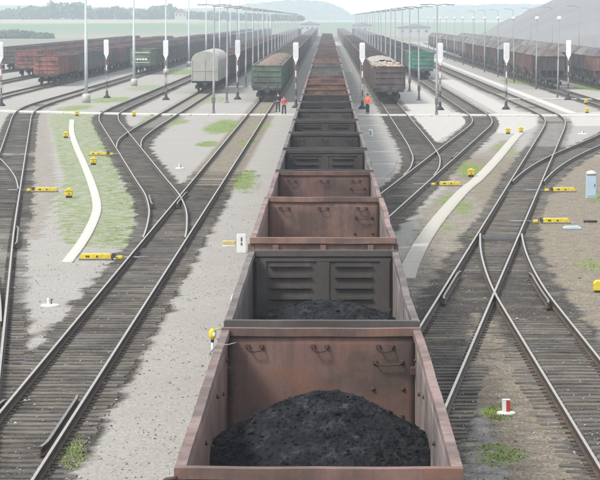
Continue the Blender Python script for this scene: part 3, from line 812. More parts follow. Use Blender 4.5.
TYPES = {'a': wagon_meshes(3.50, False, 3), 'b': wagon_meshes(3.64, False, 11), 'r': wagon_meshes(3.48, True, 21)}
TH = {'a': 3.50, 'b': 3.64, 'r': 3.48}
def common_meshes():
    D = {}
    m = MB(); m.box(-.22, .22, -6.4, 6.4, .95, 1.22); m.box(-1.46, 1.46, -6.42, -6.2, .98, 1.22); m.box(-1.46, 1.46, 6.2, 6.42, .98, 1.22)
    for y in (-4.3, -2, 0, 2, 4.3): m.box(-1.4, 1.4, y - .1, y + .1, 1.0, 1.22)
    D['frame'] = m.mesh('underframe', M['under'])
    m = MB()
    for s in (-1, 1):
        m.box(s * 1.02 - .09, s * 1.02 + .09, -.95, .95, .5, .72, 0, .02); m.box(s * 1.02 - .1, s * 1.02 + .1, -.3, .3, .28, .6, 0, .02)
        for y in (-.92, .92): m.box(s * 1.02 - .11, s * 1.02 + .11, y - .16, y + .16, .34, .62, 0, .02)
    m.box(-1.0, 1.0, -.2, .2, .5, .93)
    D['bogie'] = m.mesh('bogie', M['under'])
    m = MB()
    for s in (-1, 1):
        m.lathe([(.46, s * .73), (.48, s * .74), (.475, s * .80), (.455, s * .86), (.36, s * .85), (.30, s * .82), (.10, s * .84), (.09, s * 1.0)], 20, 0, (0, 0, .478), 'x')
    m.tube([(-.75, 0, .478), (.75, 0, .478)], .08, 8)
    D['wheel'] = m.mesh('wheelset', M['wheel'])
    m = MB(); m.box(-.13, .13, 0, .42, .72, .98, 0, .03); m.box(-.26, .2, .36, .6, .68, 1.0, 0, .05)
    D['coupler'] = m.mesh('coupler', M['under'])
    # rung handles and steps for the inside of the end walls
    def u_handle(w, drop):
        m = MB()
        pts = [(-w / 2, 0, 0), (-w / 2, -.07, -.01), (-w / 2 * .8, -.09, -drop), (0, -.09, -drop * 1.25), (w / 2 * .8, -.09, -drop), (w / 2, -.07, -.01), (w / 2, 0, 0)]
        m.tube(pts, .012, 6)
        for x in (-w / 2, w / 2): m.box(x - .035, x + .035, -.035, 0, -.035, .035, 0, .012)
        return m.mesh('hook', M['hook'])
    D['hook'] = u_handle(.21, .06); D['rung'] = u_handle(.41, .035)
    m = MB(); m.lathe([(.032, 0), (.032, .02), (.018, .035)], 8, 0, (0, 0, 0)); D['bolt'] = m.mesh('bolt', M['hook'])
    m = MB()
    for k in range(4): m.tube([(-.2, 0, k * .38), (-.2, -.09, k * .38), (.2, -.09, k * .38), (.2, 0, k * .38)], .014, 5)
    D['ladder'] = m.mesh('ladder', M['hook'])
    m = MB(); m.box(-.1, .1, -.05, .05, -.06, .06, 0, .012); m.box(-.02, .02, -.14, -.04, -.03, .02); D['latch'] = m.mesh('latch', M['hook'])
    return D
CMN = common_meshes()

def full_wagon(typ, loc, color, detail=True, hooks=True):
    T = TYPES[typ]; H = TH[typ]
    r = empty('open_wagon', loc)
    link('floor', T['floor'], r, color=color)
    for s in (-1, 1):
        dusty = tuple(.25 * a + .75 * b for a, b in zip(color, (.235, .21, .203))) if (detail and s > 0) else color  # right wall paler: dust, plus light from the left put into its colour
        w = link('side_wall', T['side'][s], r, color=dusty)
        link('side_top_chord', T['rail'][s], w, color=tuple(.62 * a + .38 * b for a, b in zip(color, (.30, .245, .235))))
        for k in range(8):
            link('stanchion', T['stanchion'], w, (s * 1.52, -6.2 + k * 12.4 / 7, 0), color=color)
        if detail:
            for k in range(7): link('hatch', T['hatch'], w, (s * 1.517, -6.2 + (k + .5) * 12.4 / 7, 0), color=color)
    for s in (1, -1):
        e = link('end_wall', T['end'], r, (0, s * 6.335, 0), 0 if s > 0 else math.pi, color)
        link('top_chord', T['chord'], e, color=color)
        if hooks and typ != 'r' and s > 0:
            for x in (-1.02, -.02, .98): link('hook', CMN['hook'], e, (x, -.026, H - .26))
            if detail:
                link('rung', CMN['rung'], e, (1.03, -.026, H - .50)); link('rung', CMN['rung'], e, (1.03, -.026, H - 1.34))
                for x in (.80, 1.26):
                    b = link('bolt', CMN['bolt'], e, (x, -.025, H - .92)); b.rotation_euler = (math.pi / 2, 0, 0)
        if detail and s < 0: tag(link('ladder', CMN['ladder'], e, (1.1, .13, 1.5), math.pi), kind='stuff')
    link('underframe', CMN['frame'], r)
    for s in (-1, 1):
        b = link('bogie', CMN['bogie'], r, (0, s * 4.325, 0))
        for q in (-.925, .925): link('wheelset', CMN['wheel'], b, (0, q, 0))
        link('coupler', CMN['coupler'], r, (0, s * 6.4, 0), 0 if s > 0 else math.pi)
    return r

def lite_mesh(H, roof=False):
    """whole far wagon as one cheap mesh"""
    m = MB(); HL = 6.36; HW = 1.50; FZ = 1.3
    for s in (-1, 1):
        m.box(min(s * 1.45, s * 1.51), max(s * 1.45, s * 1.51), -HL, HL, FZ, H - .1); m.box(min(s * 1.43, s * 1.56), max(s * 1.43, s * 1.56), -HL - .08, HL + .08, H - .1, H)
        for k in range(8):
            y = -6.2 + k * 12.4 / 7; m.box(min(s * 1.51, s * 1.57), max(s * 1.51, s * 1.57), y - .08, y + .08, FZ, H - .1)
        m.box(-1.45, 1.45, s * 6.3 - .03, s * 6.3 + .03, FZ, H - .1); m.box(-1.43, 1.43, s * 6.33 - .07, s * 6.33 + .07, H - .1, H + .01)
        for z in (1.8, 2.35, 2.9): m.box(-1.4, 1.4, min(s * 6.33, s * 6.42), max(s * 6.33, s * 6.42), z - .05, z + .05)
        for x in (-1.36, 0, 1.36): m.box(x - .06, x + .06, min(s * 6.33, s * 6.40), max(s * 6.33, s * 6.40), FZ, H - .1)
    m.box(-1.45, 1.45, -HL, HL, FZ - .1, FZ); m.box(-1.4, 1.4, -6.35, 6.35, 1.0, 1.2, 1)
    for yb in (-4.3, 4.3):
        for s in (-1, 1):
            m.box(s * 1.02 - .1, s * 1.02 + .1, yb - 1.1, yb + 1.1, .35, .75, 1)
            for q in (-.92, .92): m.lathe([(.475, s * .74), (.475, s * .86)], 10, 1, (0, yb + q, .478), 'x')
    return m.mesh('open_wagon', [M['paint'], M['under']])
LITE = {'a': lite_mesh(3.5), 'b': lite_mesh(3.64), 'r': lite_mesh(3.44)}

RED, RED2, DARK, DARK2 = (.150, .080, .067), (.195, .108, .092), (.052, .050, .051), (.031, .030, .032)
BROWN, BROWN2, RUST, GREY = (.12, .068, .06), (.09, .066, .067), (.16, .080, .058), (.12, .115, .112)
BLUEG, GREEN, TEAL = (.055, .062, .075), (.075, .135, .092), (.022, .22, .15)
OLIVE = (.15, .22, .13)
def cname(c):
    return {RED: 'brick red', RED2: 'dusty red', DARK: 'dark grey', DARK2: 'blackish', BROWN: 'red-brown', BROWN2: 'dull brown', RUST: 'rust orange', GREY: 'pale grey', BLUEG: 'slate grey',
            GREEN: 'dark green', TEAL: 'bright green', OLIVE: 'olive green'}[c]
PITCHW = 13.92
def stain(c):
    k = RS.uniform(.88, 1.12); return tuple(min(1, v * k * RS.uniform(.97, 1.03)) for v in c)

def put_wagon(x, yc, color, typ, full, detail, label, group):
    if x < -30: color = (.24, .095, .082) if color == RED else tuple(min(1, v * 1.4) for v in color)
    if full: w = full_wagon(typ, (x, yc, RAIL_H), stain(color), detail)
    else: w = link('open_wagon', LITE[typ], None, (x, yc, RAIL_H), color=stain(color))
    tag(w, label, 'wagon', group); return w

MAINC = {1: (RED, 'a'), 2: (DARK, 'r'), 3: (RED2, 'b'), 4: (RED, 'a'), 5: (DARK2, 'r'), 6: (DARK2, 'a'), 7: (DARK2, 'r'), 8: (DARK, 'a'), 9: (DARK2, 'r'), 10: (DARK2, 'r'), 11: (RUST, 'a'), 12: (RUST, 'a'),
         13: (RUST, 'a'), 14: (BROWN, 'a'), 15: (GREY, 'a'), 16: (GREY, 'r'), 17: (BROWN2, 'a'), 18: (GREY, 'a'), 19: (RED2, 'b'), 20: (RED2, 'a'), 21: (RED, 'a')}
for k in range(1, 58):
    if k in MAINC: c, ty = MAINC[k]
    elif k < 41: c, ty = (BROWN, BROWN2, BROWN, RED)[RS.randint(4)], 'ab'[RS.randint(2)]
    else: c, ty = (BLUEG, DARK)[RS.randint(2)], 'a'
    yc = 27.75 + 6.4 + PITCHW * (k - 1)
    extra = {1: 'nearest brick red open wagon holding a tall heap of black coal', 2: 'dark grey ribbed open wagon with a low coal mound, behind the nearest red one'}.get(k)
    lab = extra or f'{cname(c)} open wagon, {ordinal(k)} from the front of the central train'
    put_wagon(XM, yc, c, ty, k <= 12, k <= 5, lab, 'open wagons of the central coal train')

def bolts_near():
    """dents and latches on the nearest wagon"""
    w = [o for o in COL.objects if o.get('label', '').startswith('nearest brick red')][0]
    for ch in w.children:
        if ch.name.startswith('side_wall'):
            s = -1 if ch.data == TYPES['a']['side'][-1] else 1
            for (y, z) in ((-5.9, 3.05), (-5.2, 2.6), (-3.4, 2.9), (-1.2, 2.95), (.6, 2.6), (2.2, 3.05), (4.2, 2.8), (5.7, 3.1)):
                b = link('bolt', CMN['bolt'], ch, (s * 1.44, y, z)); b.rotation_euler = (0, -s * math.pi / 2, 0)
            link('latch', CMN['latch'], ch, (s * 1.41, -6.1, 3.18), s * math.pi / 2)
            link('latch', CMN['latch'], ch, (s * 1.41, 6.05, 2.9), s * math.pi / 2)
    r = w
    m = MB(); m.box(-1.66, -1.56, -6.5, -6.3, 3.30, 3.36, 0, .01); m.tube([(-1.72, -6.42, 3.30), (-1.62, -6.40, 3.40), (-1.5, -6.44, 3.42)], .022, 6); m.build('corner_bracket', M['hook'], r)
    m = MB(); m.tube([(-1.62, 4.1, 3.40), (-1.52, 4.12, 3.54), (-1.36, 4.14, 3.53), (-1.24, 4.16, 3.56)], .009, 5); m.build('tie_wire', M['grey'], r)
bolts_near()

def coal_heap(x, yc, hfun, label, res, lumps, group='coal loads in the central train', mat='coal', name='coal_heap', cat='coal', hl=6.28, amp=.085):
    xs = np.linspace(-1.435, 1.435, int(2.87 / res)); ys = np.linspace(-hl, hl, int(2 * hl / res)); V = []
    for yy in ys:
        for xx in xs:
            n = mnoise.noise((xx * 2.2, yy * 2.2, yc)) * amp + mnoise.noise((xx * 6, yy * 6, yc)) * amp * .6 + mnoise.noise((xx * 15, yy * 15, 3)) * amp * .42 + (mnoise.noise((xx * 33, yy * 33, 7)) * amp * .3 if res < .08 else 0)
            V.append((xx, yy, hfun(xx, yy) + n))
    a = np.arange(len(V)).reshape(len(ys), len(xs))
    Fc = np.stack([a[:-1, :-1], a[:-1, 1:], a[1:, 1:], a[1:, :-1]], -1).reshape(-1, 4).tolist()
    # skirt so that the load is a closed-looking body
    for _ in range(lumps):
        xx, yy = RS.uniform(-1.4, 1.4), RS.uniform(-6.0, 6.0); z = hfun(xx, yy); s = RS.uniform(.010, .026) * (1 if RS.rand() < .96 else 2.0)
        q = RS.normal(0, 1, (6, 3)) * .25; k = len(V)
        base = np.array([(1, 0, 0), (-1, 0, 0), (0, 1, 0), (0, -1, 0), (0, 0, .8), (0, 0, -.8)]) + q
        for b in base: V.append((xx + b[0] * s, yy + b[1] * s, z + .02 + b[2] * s))
        Fc += [(k, k + 2, k + 4), (k + 2, k + 1, k + 4), (k + 1, k + 3, k + 4), (k + 3, k, k + 4), (k + 2, k, k + 5), (k + 1, k + 2, k + 5), (k + 3, k + 1, k + 5), (k, k + 3, k + 5)]
    me = bpy.data.meshes.new(name); me.from_pydata(V, [], Fc); me.materials.append(M[mat]); me.update()
    o = link(name, me, None, (x, yc, RAIL_H)); tag(o, label, cat, group); return o
def cone(px, py, top, slope, fl=1.42):
    def f(x, y):
        d = math.sqrt((x - px) ** 2 + ((y - py) * .92) ** 2)
        return max(fl, top - slope * (math.sqrt(d * d + .7) - .837))
    return f
y1 = 27.75 + 6.4
h1, h2 = cone(.05, 1.0, 3.25, .74), cone(-.1, -3.4, 2.9, .6)
coal_heap(XM, y1, lambda x, y: max(h1(x, y), h2(x, y)), 'tall black coal heap in the nearest red wagon', .034, 5200)
h3 = cone(0.1, 3.6, 2.75, .50)
coal_heap(XM, y1 + PITCHW, lambda x, y: max(h3(x, y), 1.9), 'low coal mound against the ribbed dark end wall', .07, 900)
for k in range(3, 11):
    if k in (3, 4): f = cone(0, 0, 2.4, .4)
    else: f = cone(0, RS.uniform(-1, 1), 2.7, .38)
    coal_heap(XM, y1 + PITCHW * (k - 1), f, f'black coal lying in the {ordinal(k)} wagon of the central train', .16, 60)

def row(x, y_first, n, colors, what, group, first=None, types='ab', nfull=0, cat='open wagons'):
    for k in range(n):
        c = first[k] if first and k < len(first) else colors[RS.randint(len(colors))]
        ty = types[RS.randint(len(types))]
        put_wagon(x, y_first + 6.45 + PITCHW * k, c, ty, k < nfull, False, f'{cname(c)} open wagon, {ordinal(k + 1)} along the {what}', group)
row(-6.1, 268, 34, [BROWN, BROWN2, DARK, GREEN, BROWN], 'green-ended train left of centre', 'open wagons on the first left track', [GREEN, GREEN, GREEN, BROWN2, BROWN], 'a', 2)
row(-13.8, 331, 29, [BROWN, BROWN2, BROWN2], 'train behind the grey covered wagons', 'open wagons behind the covered wagons', [BROWN2, BROWN2, BROWN], 'b')
row(-28.0, 398, 28, [DARK, BLUEG, BROWN2, DARK], 'olive-ended train by the pale poles', 'open wagons of the dark left train', [OLIVE, DARK, DARK], 'ab')
row(-35.0, 330, 31, [BROWN, BROWN2, BLUEG, RED], 'nearer red-ended left train', 'open wagons of the red-ended left train', [RED, BROWN, BROWN2, BLUEG, BLUEG], 'ab', 2)
row(-42.7, 376, 24, [BROWN, RED, BROWN2], 'farther red-ended left train', 'open wagons of the second red-ended left train', [RED, RED], 'ab')
row(-50.8, 420, 20, [BROWN2, DARK, BROWN], 'outermost left train', 'open wagons of the outermost left train', [DARK, BROWN2], 'b')
row(6.1, 262, 34, [BROWN2, BROWN, DARK], 'timber-loaded train right of centre', 'open wagons on the first right track', [BROWN2, BROWN2, BROWN2, BROWN], 'a', 2)
row(13.1, 366, 27, [BLUEG, DARK, BLUEG, BROWN2], 'bright-green-ended right train', 'open wagons behind the bright green one', [TEAL, TEAL, BROWN, BLUEG], 'ab', 1)
# very far rest of the rows
far = MB()
for x, y0, y1_ in ((-6.1, 745, 1250), (-13.8, 740, 1250), (-28, 790, 1250), (-35, 765, 1200), (6.1, 740, 1250), (13.1, 745, 1250)):
    y = y0
    while y < y1_:
        far.box(x - 1.55, x + 1.55, y, y + 12.8, .9, 3.7); far.box(x - 1.1, x + 1.1, y + 1, y + 3.2, .25, .9); far.box(x - 1.1, x + 1.1, y + 9.6, y + 11.8, .25, .9); y += PITCHW
tag(far.build('distant_wagon_rows', M['paint'], color=BROWN2), kind='stuff')

# loads that show above the rims
def flat_load(hh, amp):
    return lambda x, y: hh + amp * (1 - (x / 1.45) ** 2) + .10 * math.sin(y * 1.1)
for k in range(6):
    coal_heap(-6.1, 268 + 6.45 + PITCHW * k, flat_load(3.22, .35), f'rusty brown ore load in the {ordinal(k + 1)} wagon of the green-ended train', .2, 120, 'ore loads of the green-ended train', 'earth', 'ore_load', 'ore', amp=.16)
for k in range(4):
    yc = 262 + 6.45 + PITCHW * k
    if k in (0, 1):
        t = empty('timber_load', (6.1, yc, RAIL_H)); tag(t, ('pale sawn boards heaped in the foremost brown wagon on the right', 'pale boards heaped in the wagon behind the foremost brown one')[k], 'timber', 'timber loads on the right')
        m = MB(); m.box(-1.42, 1.42, -6.25, 6.25, 2.9, 3.25); m.build('lower_layer', M['rubble'], t)
        bl = MB(); bl.box(-.09, .09, -1.1, 1.1, -.05, .05, 0, .01); bme = bl.mesh('board', M['rubble'])
        for q in range(110):
            o = link('board', bme, t, (RS.uniform(-1.25, 1.25), RS.uniform(-5.4, 5.4), 3.28 + RS.uniform(0, .22)), RS.uniform(-.35, .35)); o.rotation_euler[0] = RS.uniform(-.12, .12)
    else:
        coal_heap(6.1, yc, flat_load(3.40, .32), ('white powdery load in the third wagon of the first right train', 'white powdery load in the fourth wagon of the first right train')[k - 2], .2, 60, 'white loads on the right', 'chalk', 'chalk_load', 'chalk', amp=.14)

def mark_green():
    w = [o for o in COL.objects if o.get('label', '').startswith('olive green')]
    if w:
        for k in range(5):
            m = MB(); m.box(-.16, .16, -.01, .01, -.14, .14); m.build('marking', M['white'], w[0], (-.9 + k * .42, -6.44, 2.1))
        for z in (1.62, 3.1):
            m = MB(); m.box(-1.3, 1.3, -.012, .012, -.04, .04); m.build('panel_edge', M['white'], w[0], (0, -6.43, z))
mark_green()

# covered wagons (grey)
def covered_wagon(x, yc, label):
    r = empty('covered_wagon', (x, yc, RAIL_H)); tag(r, label, 'wagon', 'grey covered wagons')
    arch = [(-1.5, 1.2), (1.5, 1.2), (1.5, 3.55)] + [(1.5 * math.cos(a), 3.55 + 1.0 * math.sin(a)) for a in np.linspace(.12, math.pi - .12, 11)] + [(-1.5, 3.55)]
    m = MB(); m.prism(arch, -6.6, 6.6); m.build('body', M['tarp'], r)
    for k in range(6):
        m = MB(); y = -6.0 + k * 2.4
        for s in (-1, 1): m.box(min(s * 1.5, s * 1.54), max(s * 1.5, s * 1.54), y - .05, y + .05, 1.2, 3.5)
        m.build('rib', M['tarp'], r)
    for x_ in (-1.45, 0.0, 1.45):
        m = MB(); m.box(x_ - .05, x_ + .05, -6.66, -6.6, 1.2, 3.6); m.build('end_post', M['tarp'], r)
    m = MB(); m.box(-1.45, 1.45, -6.64, -6.6, 2.3, 2.36); m.build('end_rib', M['tarp'], r)
    link('underframe', CMN['frame'], r)
    for s in (-1, 1):
        b = link('bogie', CMN['bogie'], r, (0, s * 4.5, 0))
        for q in (-.925, .925): link('wheelset', CMN['wheel'], b, (0, q, 0))
        link('coupler', CMN['coupler'], r, (0, s * 6.55, 0), 0 if s > 0 else math.pi)
covered_wagon(-13.8, 305, 'grey covered wagon with an arched roof, nearest of the two')
covered_wagon(-13.8, 319.2, 'grey covered wagon with an arched roof, coupled behind the other one')

# hopper wagons
def hopper_meshes():
    D = {}
    m = MB(); b = [(-1.45, 2.0), (1.45, 2.0), (1.5, 3.7), (-1.5, 3.7)]; m.prism(b, -5.4, 5.4); m.prism([(-.9, 1.05), (.9, 1.05), (1.45, 2.0), (-1.45, 2.0)], -4.4, 4.4)
    D['body'] = m.mesh('body', M['paint'])
    V = [(-1.58, -5.5, 3.7), (1.58, -5.5, 3.7), (1.58, 5.5, 3.7), (-1.58, 5.5, 3.7), (-.6, -4.3, 4.6), (.6, -4.3, 4.6), (.6, 4.3, 4.6), (-.6, 4.3, 4.6)]
    m = MB(); m.add(V, [(0, 1, 5, 4), (1, 2, 6, 5), (2, 3, 7, 6), (3, 0, 4, 7), (4, 5, 6, 7), (3, 2, 1, 0)]); D['roof'] = m.mesh('roof', M['paint'])
    m = MB()
    for k in range(9):
        y = -5.3 + k * 1.325
        for s in (-1, 1): m.box(min(s * 1.48, s * 1.56), max(s * 1.48, s * 1.56), y - .06, y + .06, 2.0, 3.68)
    for x in (-1.4, -.7, 0, .7, 1.4):
        for s in (-1, 1): m.box(x - .06, x + .06, min(s * 5.4, s * 5.48), max(s * 5.4, s * 5.48), 1.3, 3.68)
    D['rib'] = m.mesh('rib_frame', M['paint'])
    return D
M['hroof'] = simple('hopper_roof', (0.22, 0.21, 0.20), 0.8, 0, 0.15, 2, dirt=(0.17, 0.12, 0.10))
HM = hopper_meshes()
def hopper(x, yc, c, full, label, group):
    r = empty('hopper_wagon', (x, yc, RAIL_H)); tag(r, label, 'wagon', group); c = stain(c)
    link('body', HM['body'], r, color=c); link('roof', HM['roof'], r, color=((.13, .125, .12), (.11, .085, .08), (.16, .155, .15), (.08, .075, .075))[RS.randint(4)])
    if full or yc < 480: tag(link('rib_frame', HM['rib'], r, color=c), kind='stuff')
    if yc < 520:
        link('underframe', CMN['frame'], r)
        for s in (-1, 1):
            b = link('bogie', CMN['bogie'], r, (0, s * 4.3, 0))
            for q in (-.925, .925): link('wheelset', CMN['wheel'], b, (0, q, 0))
            if full: link('coupler', CMN['coupler'], r, (0, s * 6.0, 0), 0 if s > 0 else math.pi)
    return r
HC = [DARK2, RED, RED2, BROWN, DARK, BLUEG, BROWN, DARK, RED]
for k in range(25):
    c = HC[k] if k < len(HC) else [DARK, BLUEG, RED, BROWN, BROWN][RS.randint(5)]
    hopper(26.8, 316 + 6 + k * 14.2, c, k < 4, f'{cname(c)} roofed hopper wagon, {ordinal(k + 1)} along the nearer hopper row', 'hopper wagons in the nearer right row')
HC2 = [RED2, BLUEG, DARK, DARK2]
for k in range(24):
    c = HC2[k] if k < len(HC2) else [DARK, BLUEG, BROWN, RED][RS.randint(4)]
    hopper(33.2, 316 + 6 + k * 14.2, c, k < 3, f'{cname(c)} roofed hopper wagon, {ordinal(k + 1)} along the rear hopper row', 'hopper wagons in the rear right row')

# ------------------------------------------------------------------ lamps, poles, signals
def t_mast_meshes(h, arm, mat):
    D = {}
    m = MB(); m.lathe([(.10, 0), (.10, h * .35), (.075, h * .351), (.055, h)], 10); D['pole'] = m.mesh('pole', mat)
    m = MB(); m.tube([(-arm, 0, h + .05), (-arm * .6, 0, h + .08), (0, 0, h), (arm * .6, 0, h + .08), (arm, 0, h + .05)], .04, 6); D['arm'] = m.mesh('arm', mat)
    m = MB(); m.box(-.36, .36, -.11, .11, -.04, .05, 0, .03); D['lamp'] = m.mesh('lamp_head', M['grey'])
    m = MB(); m.lathe([(.34, -.02), (.34, .03), (.14, .10), (.13, .4)], 12); D['foot'] = m.mesh('foot', M['dkgrey'])
    m = MB(); m.box(-.16, .16, -.2, -.08, 1.0, 1.5, 0, .02); D['box'] = m.mesh('fuse_box', M['dkgrey'])
    return D
TM = t_mast_meshes(9.6, 1.1, M['grey'])
def t_mast(x, y, label, group):
    r = empty('lamp_post', (x, y, 0)); tag(r, label, 'lamp post', group)
    r.rotation_euler = (RS.normal(0, .006), RS.normal(0, .008), RS.normal(0, .05))
    link('pole', TM['pole'], r); link('foot', TM['foot'], r)
    if y < 520:
        link('arm', TM['arm'], r); link('fuse_box', TM['box'], r)
        for s in (-1, 1): link('lamp_head', TM['lamp'], r, (s * 1.15, 0, 9.63))
    else:
        link('arm', TM['arm'], r)
for k in range(22):
    y = 235 + 31 * k
    t_mast(-10.1, y, f'grey twin-arm lamp post, {ordinal(k + 1)} along the left row', 'twin-arm lamp posts left of the centre')
for k in range(22):
    y = 232 + 32 * k if k else 231
    t_mast(9.5, y + (11 if k else 0), f'grey twin-arm lamp post, {ordinal(k + 1)} along the right row', 'twin-arm lamp posts right of the centre')

m = MB(); m.lathe([(.17, 0), (.16, 7), (.13, 7.01), (.09, 14.2)], 12); PP = m.mesh('pole', M['palesteel'])
m = MB(); m.lathe([(.42, -.05), (.42, .75), (.36, .9), (.2, .92)], 12); PF = m.mesh('foot', M['palecon'])
m = MB(); m.tube([(-1.4, 0, 14.3), (0, 0, 14.15), (1.4, 0, 14.3)], .05, 6); PA = m.mesh('arm', M['palesteel'])
for k in range(14):
    y = 266 + 66 * k
    r = empty('light_pole', (-24.2, y, 0)); tag(r, f'tall pale steel pole in a concrete foot, {ordinal(k + 1)} from the near end of its row', 'pole', 'tall pale poles on the left')
    link('pole', PP, r); link('foot', PF, r); link('arm', PA, r)
    for s in (-1, 1): link('lamp_head', TM['lamp'], r, (s * 1.6, 0, 14.3))

m = MB(); m.lathe([(.09, 0), (.085, 4), (.06, 4.01), (.05, 8.3)], 8); GP = m.mesh('pole', M['grey'])
m = MB(); m.lathe([(.06, 8.25), (.17, 8.33), (.24, 8.46), (.20, 8.6), (.08, 8.67)], 12); GH = m.mesh('lamp_globe', M['lamp'])
for k in range(12):
    y = 284 + 33 * k
    r = empty('globe_lamp', (24.6 + (0.3 if k == 1 else 0), y, 0)); tag(r, f'slender lamp post with a white globe head, {ordinal(k + 1)} along the hopper wagons', 'lamp post', 'globe lamp posts by the hopper wagons')
    r.rotation_euler = (RS.normal(0, .007), RS.normal(0, .009), 0)
    link('pole', GP, r); link('lamp_globe', GH, r)
m = MB(); m.lathe([(.09, 0), (.05, 10)], 8); m.tube([(0, 0, 10), (-.5, 0, 10.3), (-1.3, 0, 10.35)], .045, 6); HP = m.mesh('pole', M['grey'])
for k in range(7):
    y = 404 + 48 * k
    r = empty('tall_lamp', (38.2, y, 0)); tag(r, f'tall grey bent-arm lamp post behind the hopper rows, {ordinal(k + 1)} from the right', 'lamp post', 'bent-arm lamp posts behind the hoppers')
    link('pole', HP, r); link('lamp_head', TM['lamp'], r, (-1.5, 0, 10.35))

def signal_meshes():
    D = {}
    hb = 1.9; w = .255
    out = [(-.07, 0), (.07, 0), (w, .42), (w, hb - .22)] + [(w - .12 + .12 * math.cos(a), hb - .12 + .12 * math.sin(a)) for a in np.linspace(0, math.pi / 2, 4)] + \
          [(-w + .12 - .12 * math.sin(a), hb - .12 + .12 * math.cos(a)) for a in np.linspace(0, math.pi / 2, 4)] + [(-w, hb - .22), (-w, .42)]
    m = MB(); m.prism(out, -.06, .10); D['head'] = m.mesh('signal_head', M['white'])
    m = MB(); m.box(-w + .05, w - .05, -.072, -.06, .5, hb - .2, 0, .004); m.box(w - .012, w + .012, -.03, .06, .55, .7); m.box(w - .012, w + .012, -.03, .06, hb - .5, hb - .35); m.box(-w + .08, -w + .11, -.10, -.07, 1.0, 1.2, 0, .004); D['door'] = m.mesh('back_door', M['sigdoor'])
    m = MB()
    for z in (.65, 1.0, 1.35):
        m.tube([(0, .10, z), (0, .34, z - .03)], .12, 10, 0)
    D['hood'] = m.mesh('lens_hood', M['black'])
    m = MB(); m.lathe([(.065, .25), (.055, 4.4)], 10); D['mast'] = m.mesh('mast', M['bands'])
    m = MB(); m.lathe([(.40, -.02), (.38, .12), (.16, .32), (.11, .75), (.085, .78)], 12); D['foot'] = m.mesh('foot', M['black'])
    m = MB()
    m.tube([(-.16, -.12, 1.0), (-.16, -.12, 4.5)], .014, 5); m.tube([(.16, -.12, 1.0), (.16, -.12, 4.5)], .014, 5)
    for k in range(11): m.tube([(-.16, -.12, 1.1 + .3 * k), (.16, -.12, 1.1 + .3 * k)], .011, 5)
    D['ladder'] = m.mesh('ladder', M['grey'])
    return D
SG = signal_meshes()
SIGS = [((296, 108), 'white signal head on a banded mast just left of the central train'), ((362.5, 109), 'white signal head on a banded mast just right of the central train'),
        ((440, 110), 'white signal head on a banded mast before the green right wagons'), ((506, 109.5), 'white signal head on a banded mast on the apron by the empty right line'),
        ((568, 100), 'white signal head on a banded mast before the dark hopper wagon'), ((237.5, 99.5), 'white signal head on a banded mast beside the grey covered wagon'),
        ((166, 100), 'white signal head on a banded mast before the olive wagon'), ((107, 98), 'white signal head on a banded mast between two tall pale poles'),
        ((1.5, 106), 'white signal head on a banded mast at the left edge')]
for (px_, py_), lab in SIGS:
    x, y = at(px_, py_); r = empty('signal', (x, y, 0)); tag(r, lab, 'signal', 'signals across the yard')
    r.rotation_euler = (RS.normal(0, .006), RS.normal(0, .008), RS.normal(0, .12))
    link('mast', SG['mast'], r); link('foot', SG['foot'], r); h = link('signal_head', SG['head'], r, (0, 0, 4.3)); link('lens_hood', SG['hood'], h); link('back_door', SG['door'], h); tag(link('ladder', SG['ladder'], r, (0, .24, 0)), kind='stuff')

# ------------------------------------------------------------------ point machines, markers, cabinet, signs
def pm_mesh(L):
    D = {}
    m = MB(); m.prism([(-L / 2, .05), (L / 2, .05), (L / 2, .17), (L / 2 - .06, .22), (-L / 2 + .06, .22), (-L / 2, .17)], -.17, .17); D['cover'] = m.mesh('cover', M['yellow'])
    m = MB(); m.box(-L / 2 - .05, L / 2 + .05, -.21, .21, -.03, .06, 0, .01); D['base'] = m.mesh('base_plate', M['dkgrey'])
    m = MB(); m.box(-.05, .05, -.19, .19, .08, .24, 0, .01); D['band'] = m.mesh('flange', M['railside'])
    m = MB(); m.box(-.028, .028, -.004, .004, -.03, .03); D['bolt'] = m.mesh('bolt', M['black'])
    m = MB(); m.box(-.11, .11, -.08, .08, 0, .14, 0, .03); D['cap'] = m.mesh('end_cap', M['yellow'])
    return D
PMM = pm_mesh(1.08)
def point_machine(px_, py_, side, label, L=None, rod=.9):
    """side: +1 rods run to the right, -1 to the left"""
    x, y = at(px_, py_); r = empty('point_machine', (x, y, .0)); tag(r, label, 'point machine', 'yellow point machines')
    link('base_plate', PMM['base'], r); c = link('cover', PMM['cover'], r)
    for bx in (-.32, -.25, .05): link('bolt', PMM['bolt'], c, (bx, -.174, .14))
    link('flange', PMM['band'], r, (side * .62, 0, 0)); link('end_cap', PMM['cap'], r, (side * .84, 0, .02))
    m = MB(); m.tube([(side * .98, -.05, .1), (side * (.98 + rod), -.05, .1)], .025, 6); m.build('throw_rod', M['grey'], r)
    m = MB(); m.tube([(side * .98, .06, .1), (side * (.98 + rod), .06, .1)], .025, 6); m.build('throw_rod', M['grey'], r)
point_machine(96, 260, 1, 'yellow point machine by the end of the pale winding path')
point_machine(46, 192, -1, 'yellow point machine beside the track at the left edge')
point_machine(98, 155.5, 1, 'yellow point machine in the grass by the far left turnout', rod=.6)
point_machine(450, 186, -1, 'yellow point machine beside the slanting right path')
point_machine(564, 192, -1, 'yellow point machine left of the blue-grey cabinet')
point_machine(556, 223.5, -1, 'yellow point machine on brown gravel with a blue plate beside it')
x, y = at(556, 223.5)
m = MB(); m.tube([(0, 0, .09), (.55, .1, .08)], .05, 8); 
o = m.build('drain_hose', M['black'], None, (x + 1.15, y, 0)); tag(o, 'short black pipe end beside the point machine on brown gravel', 'pipe')
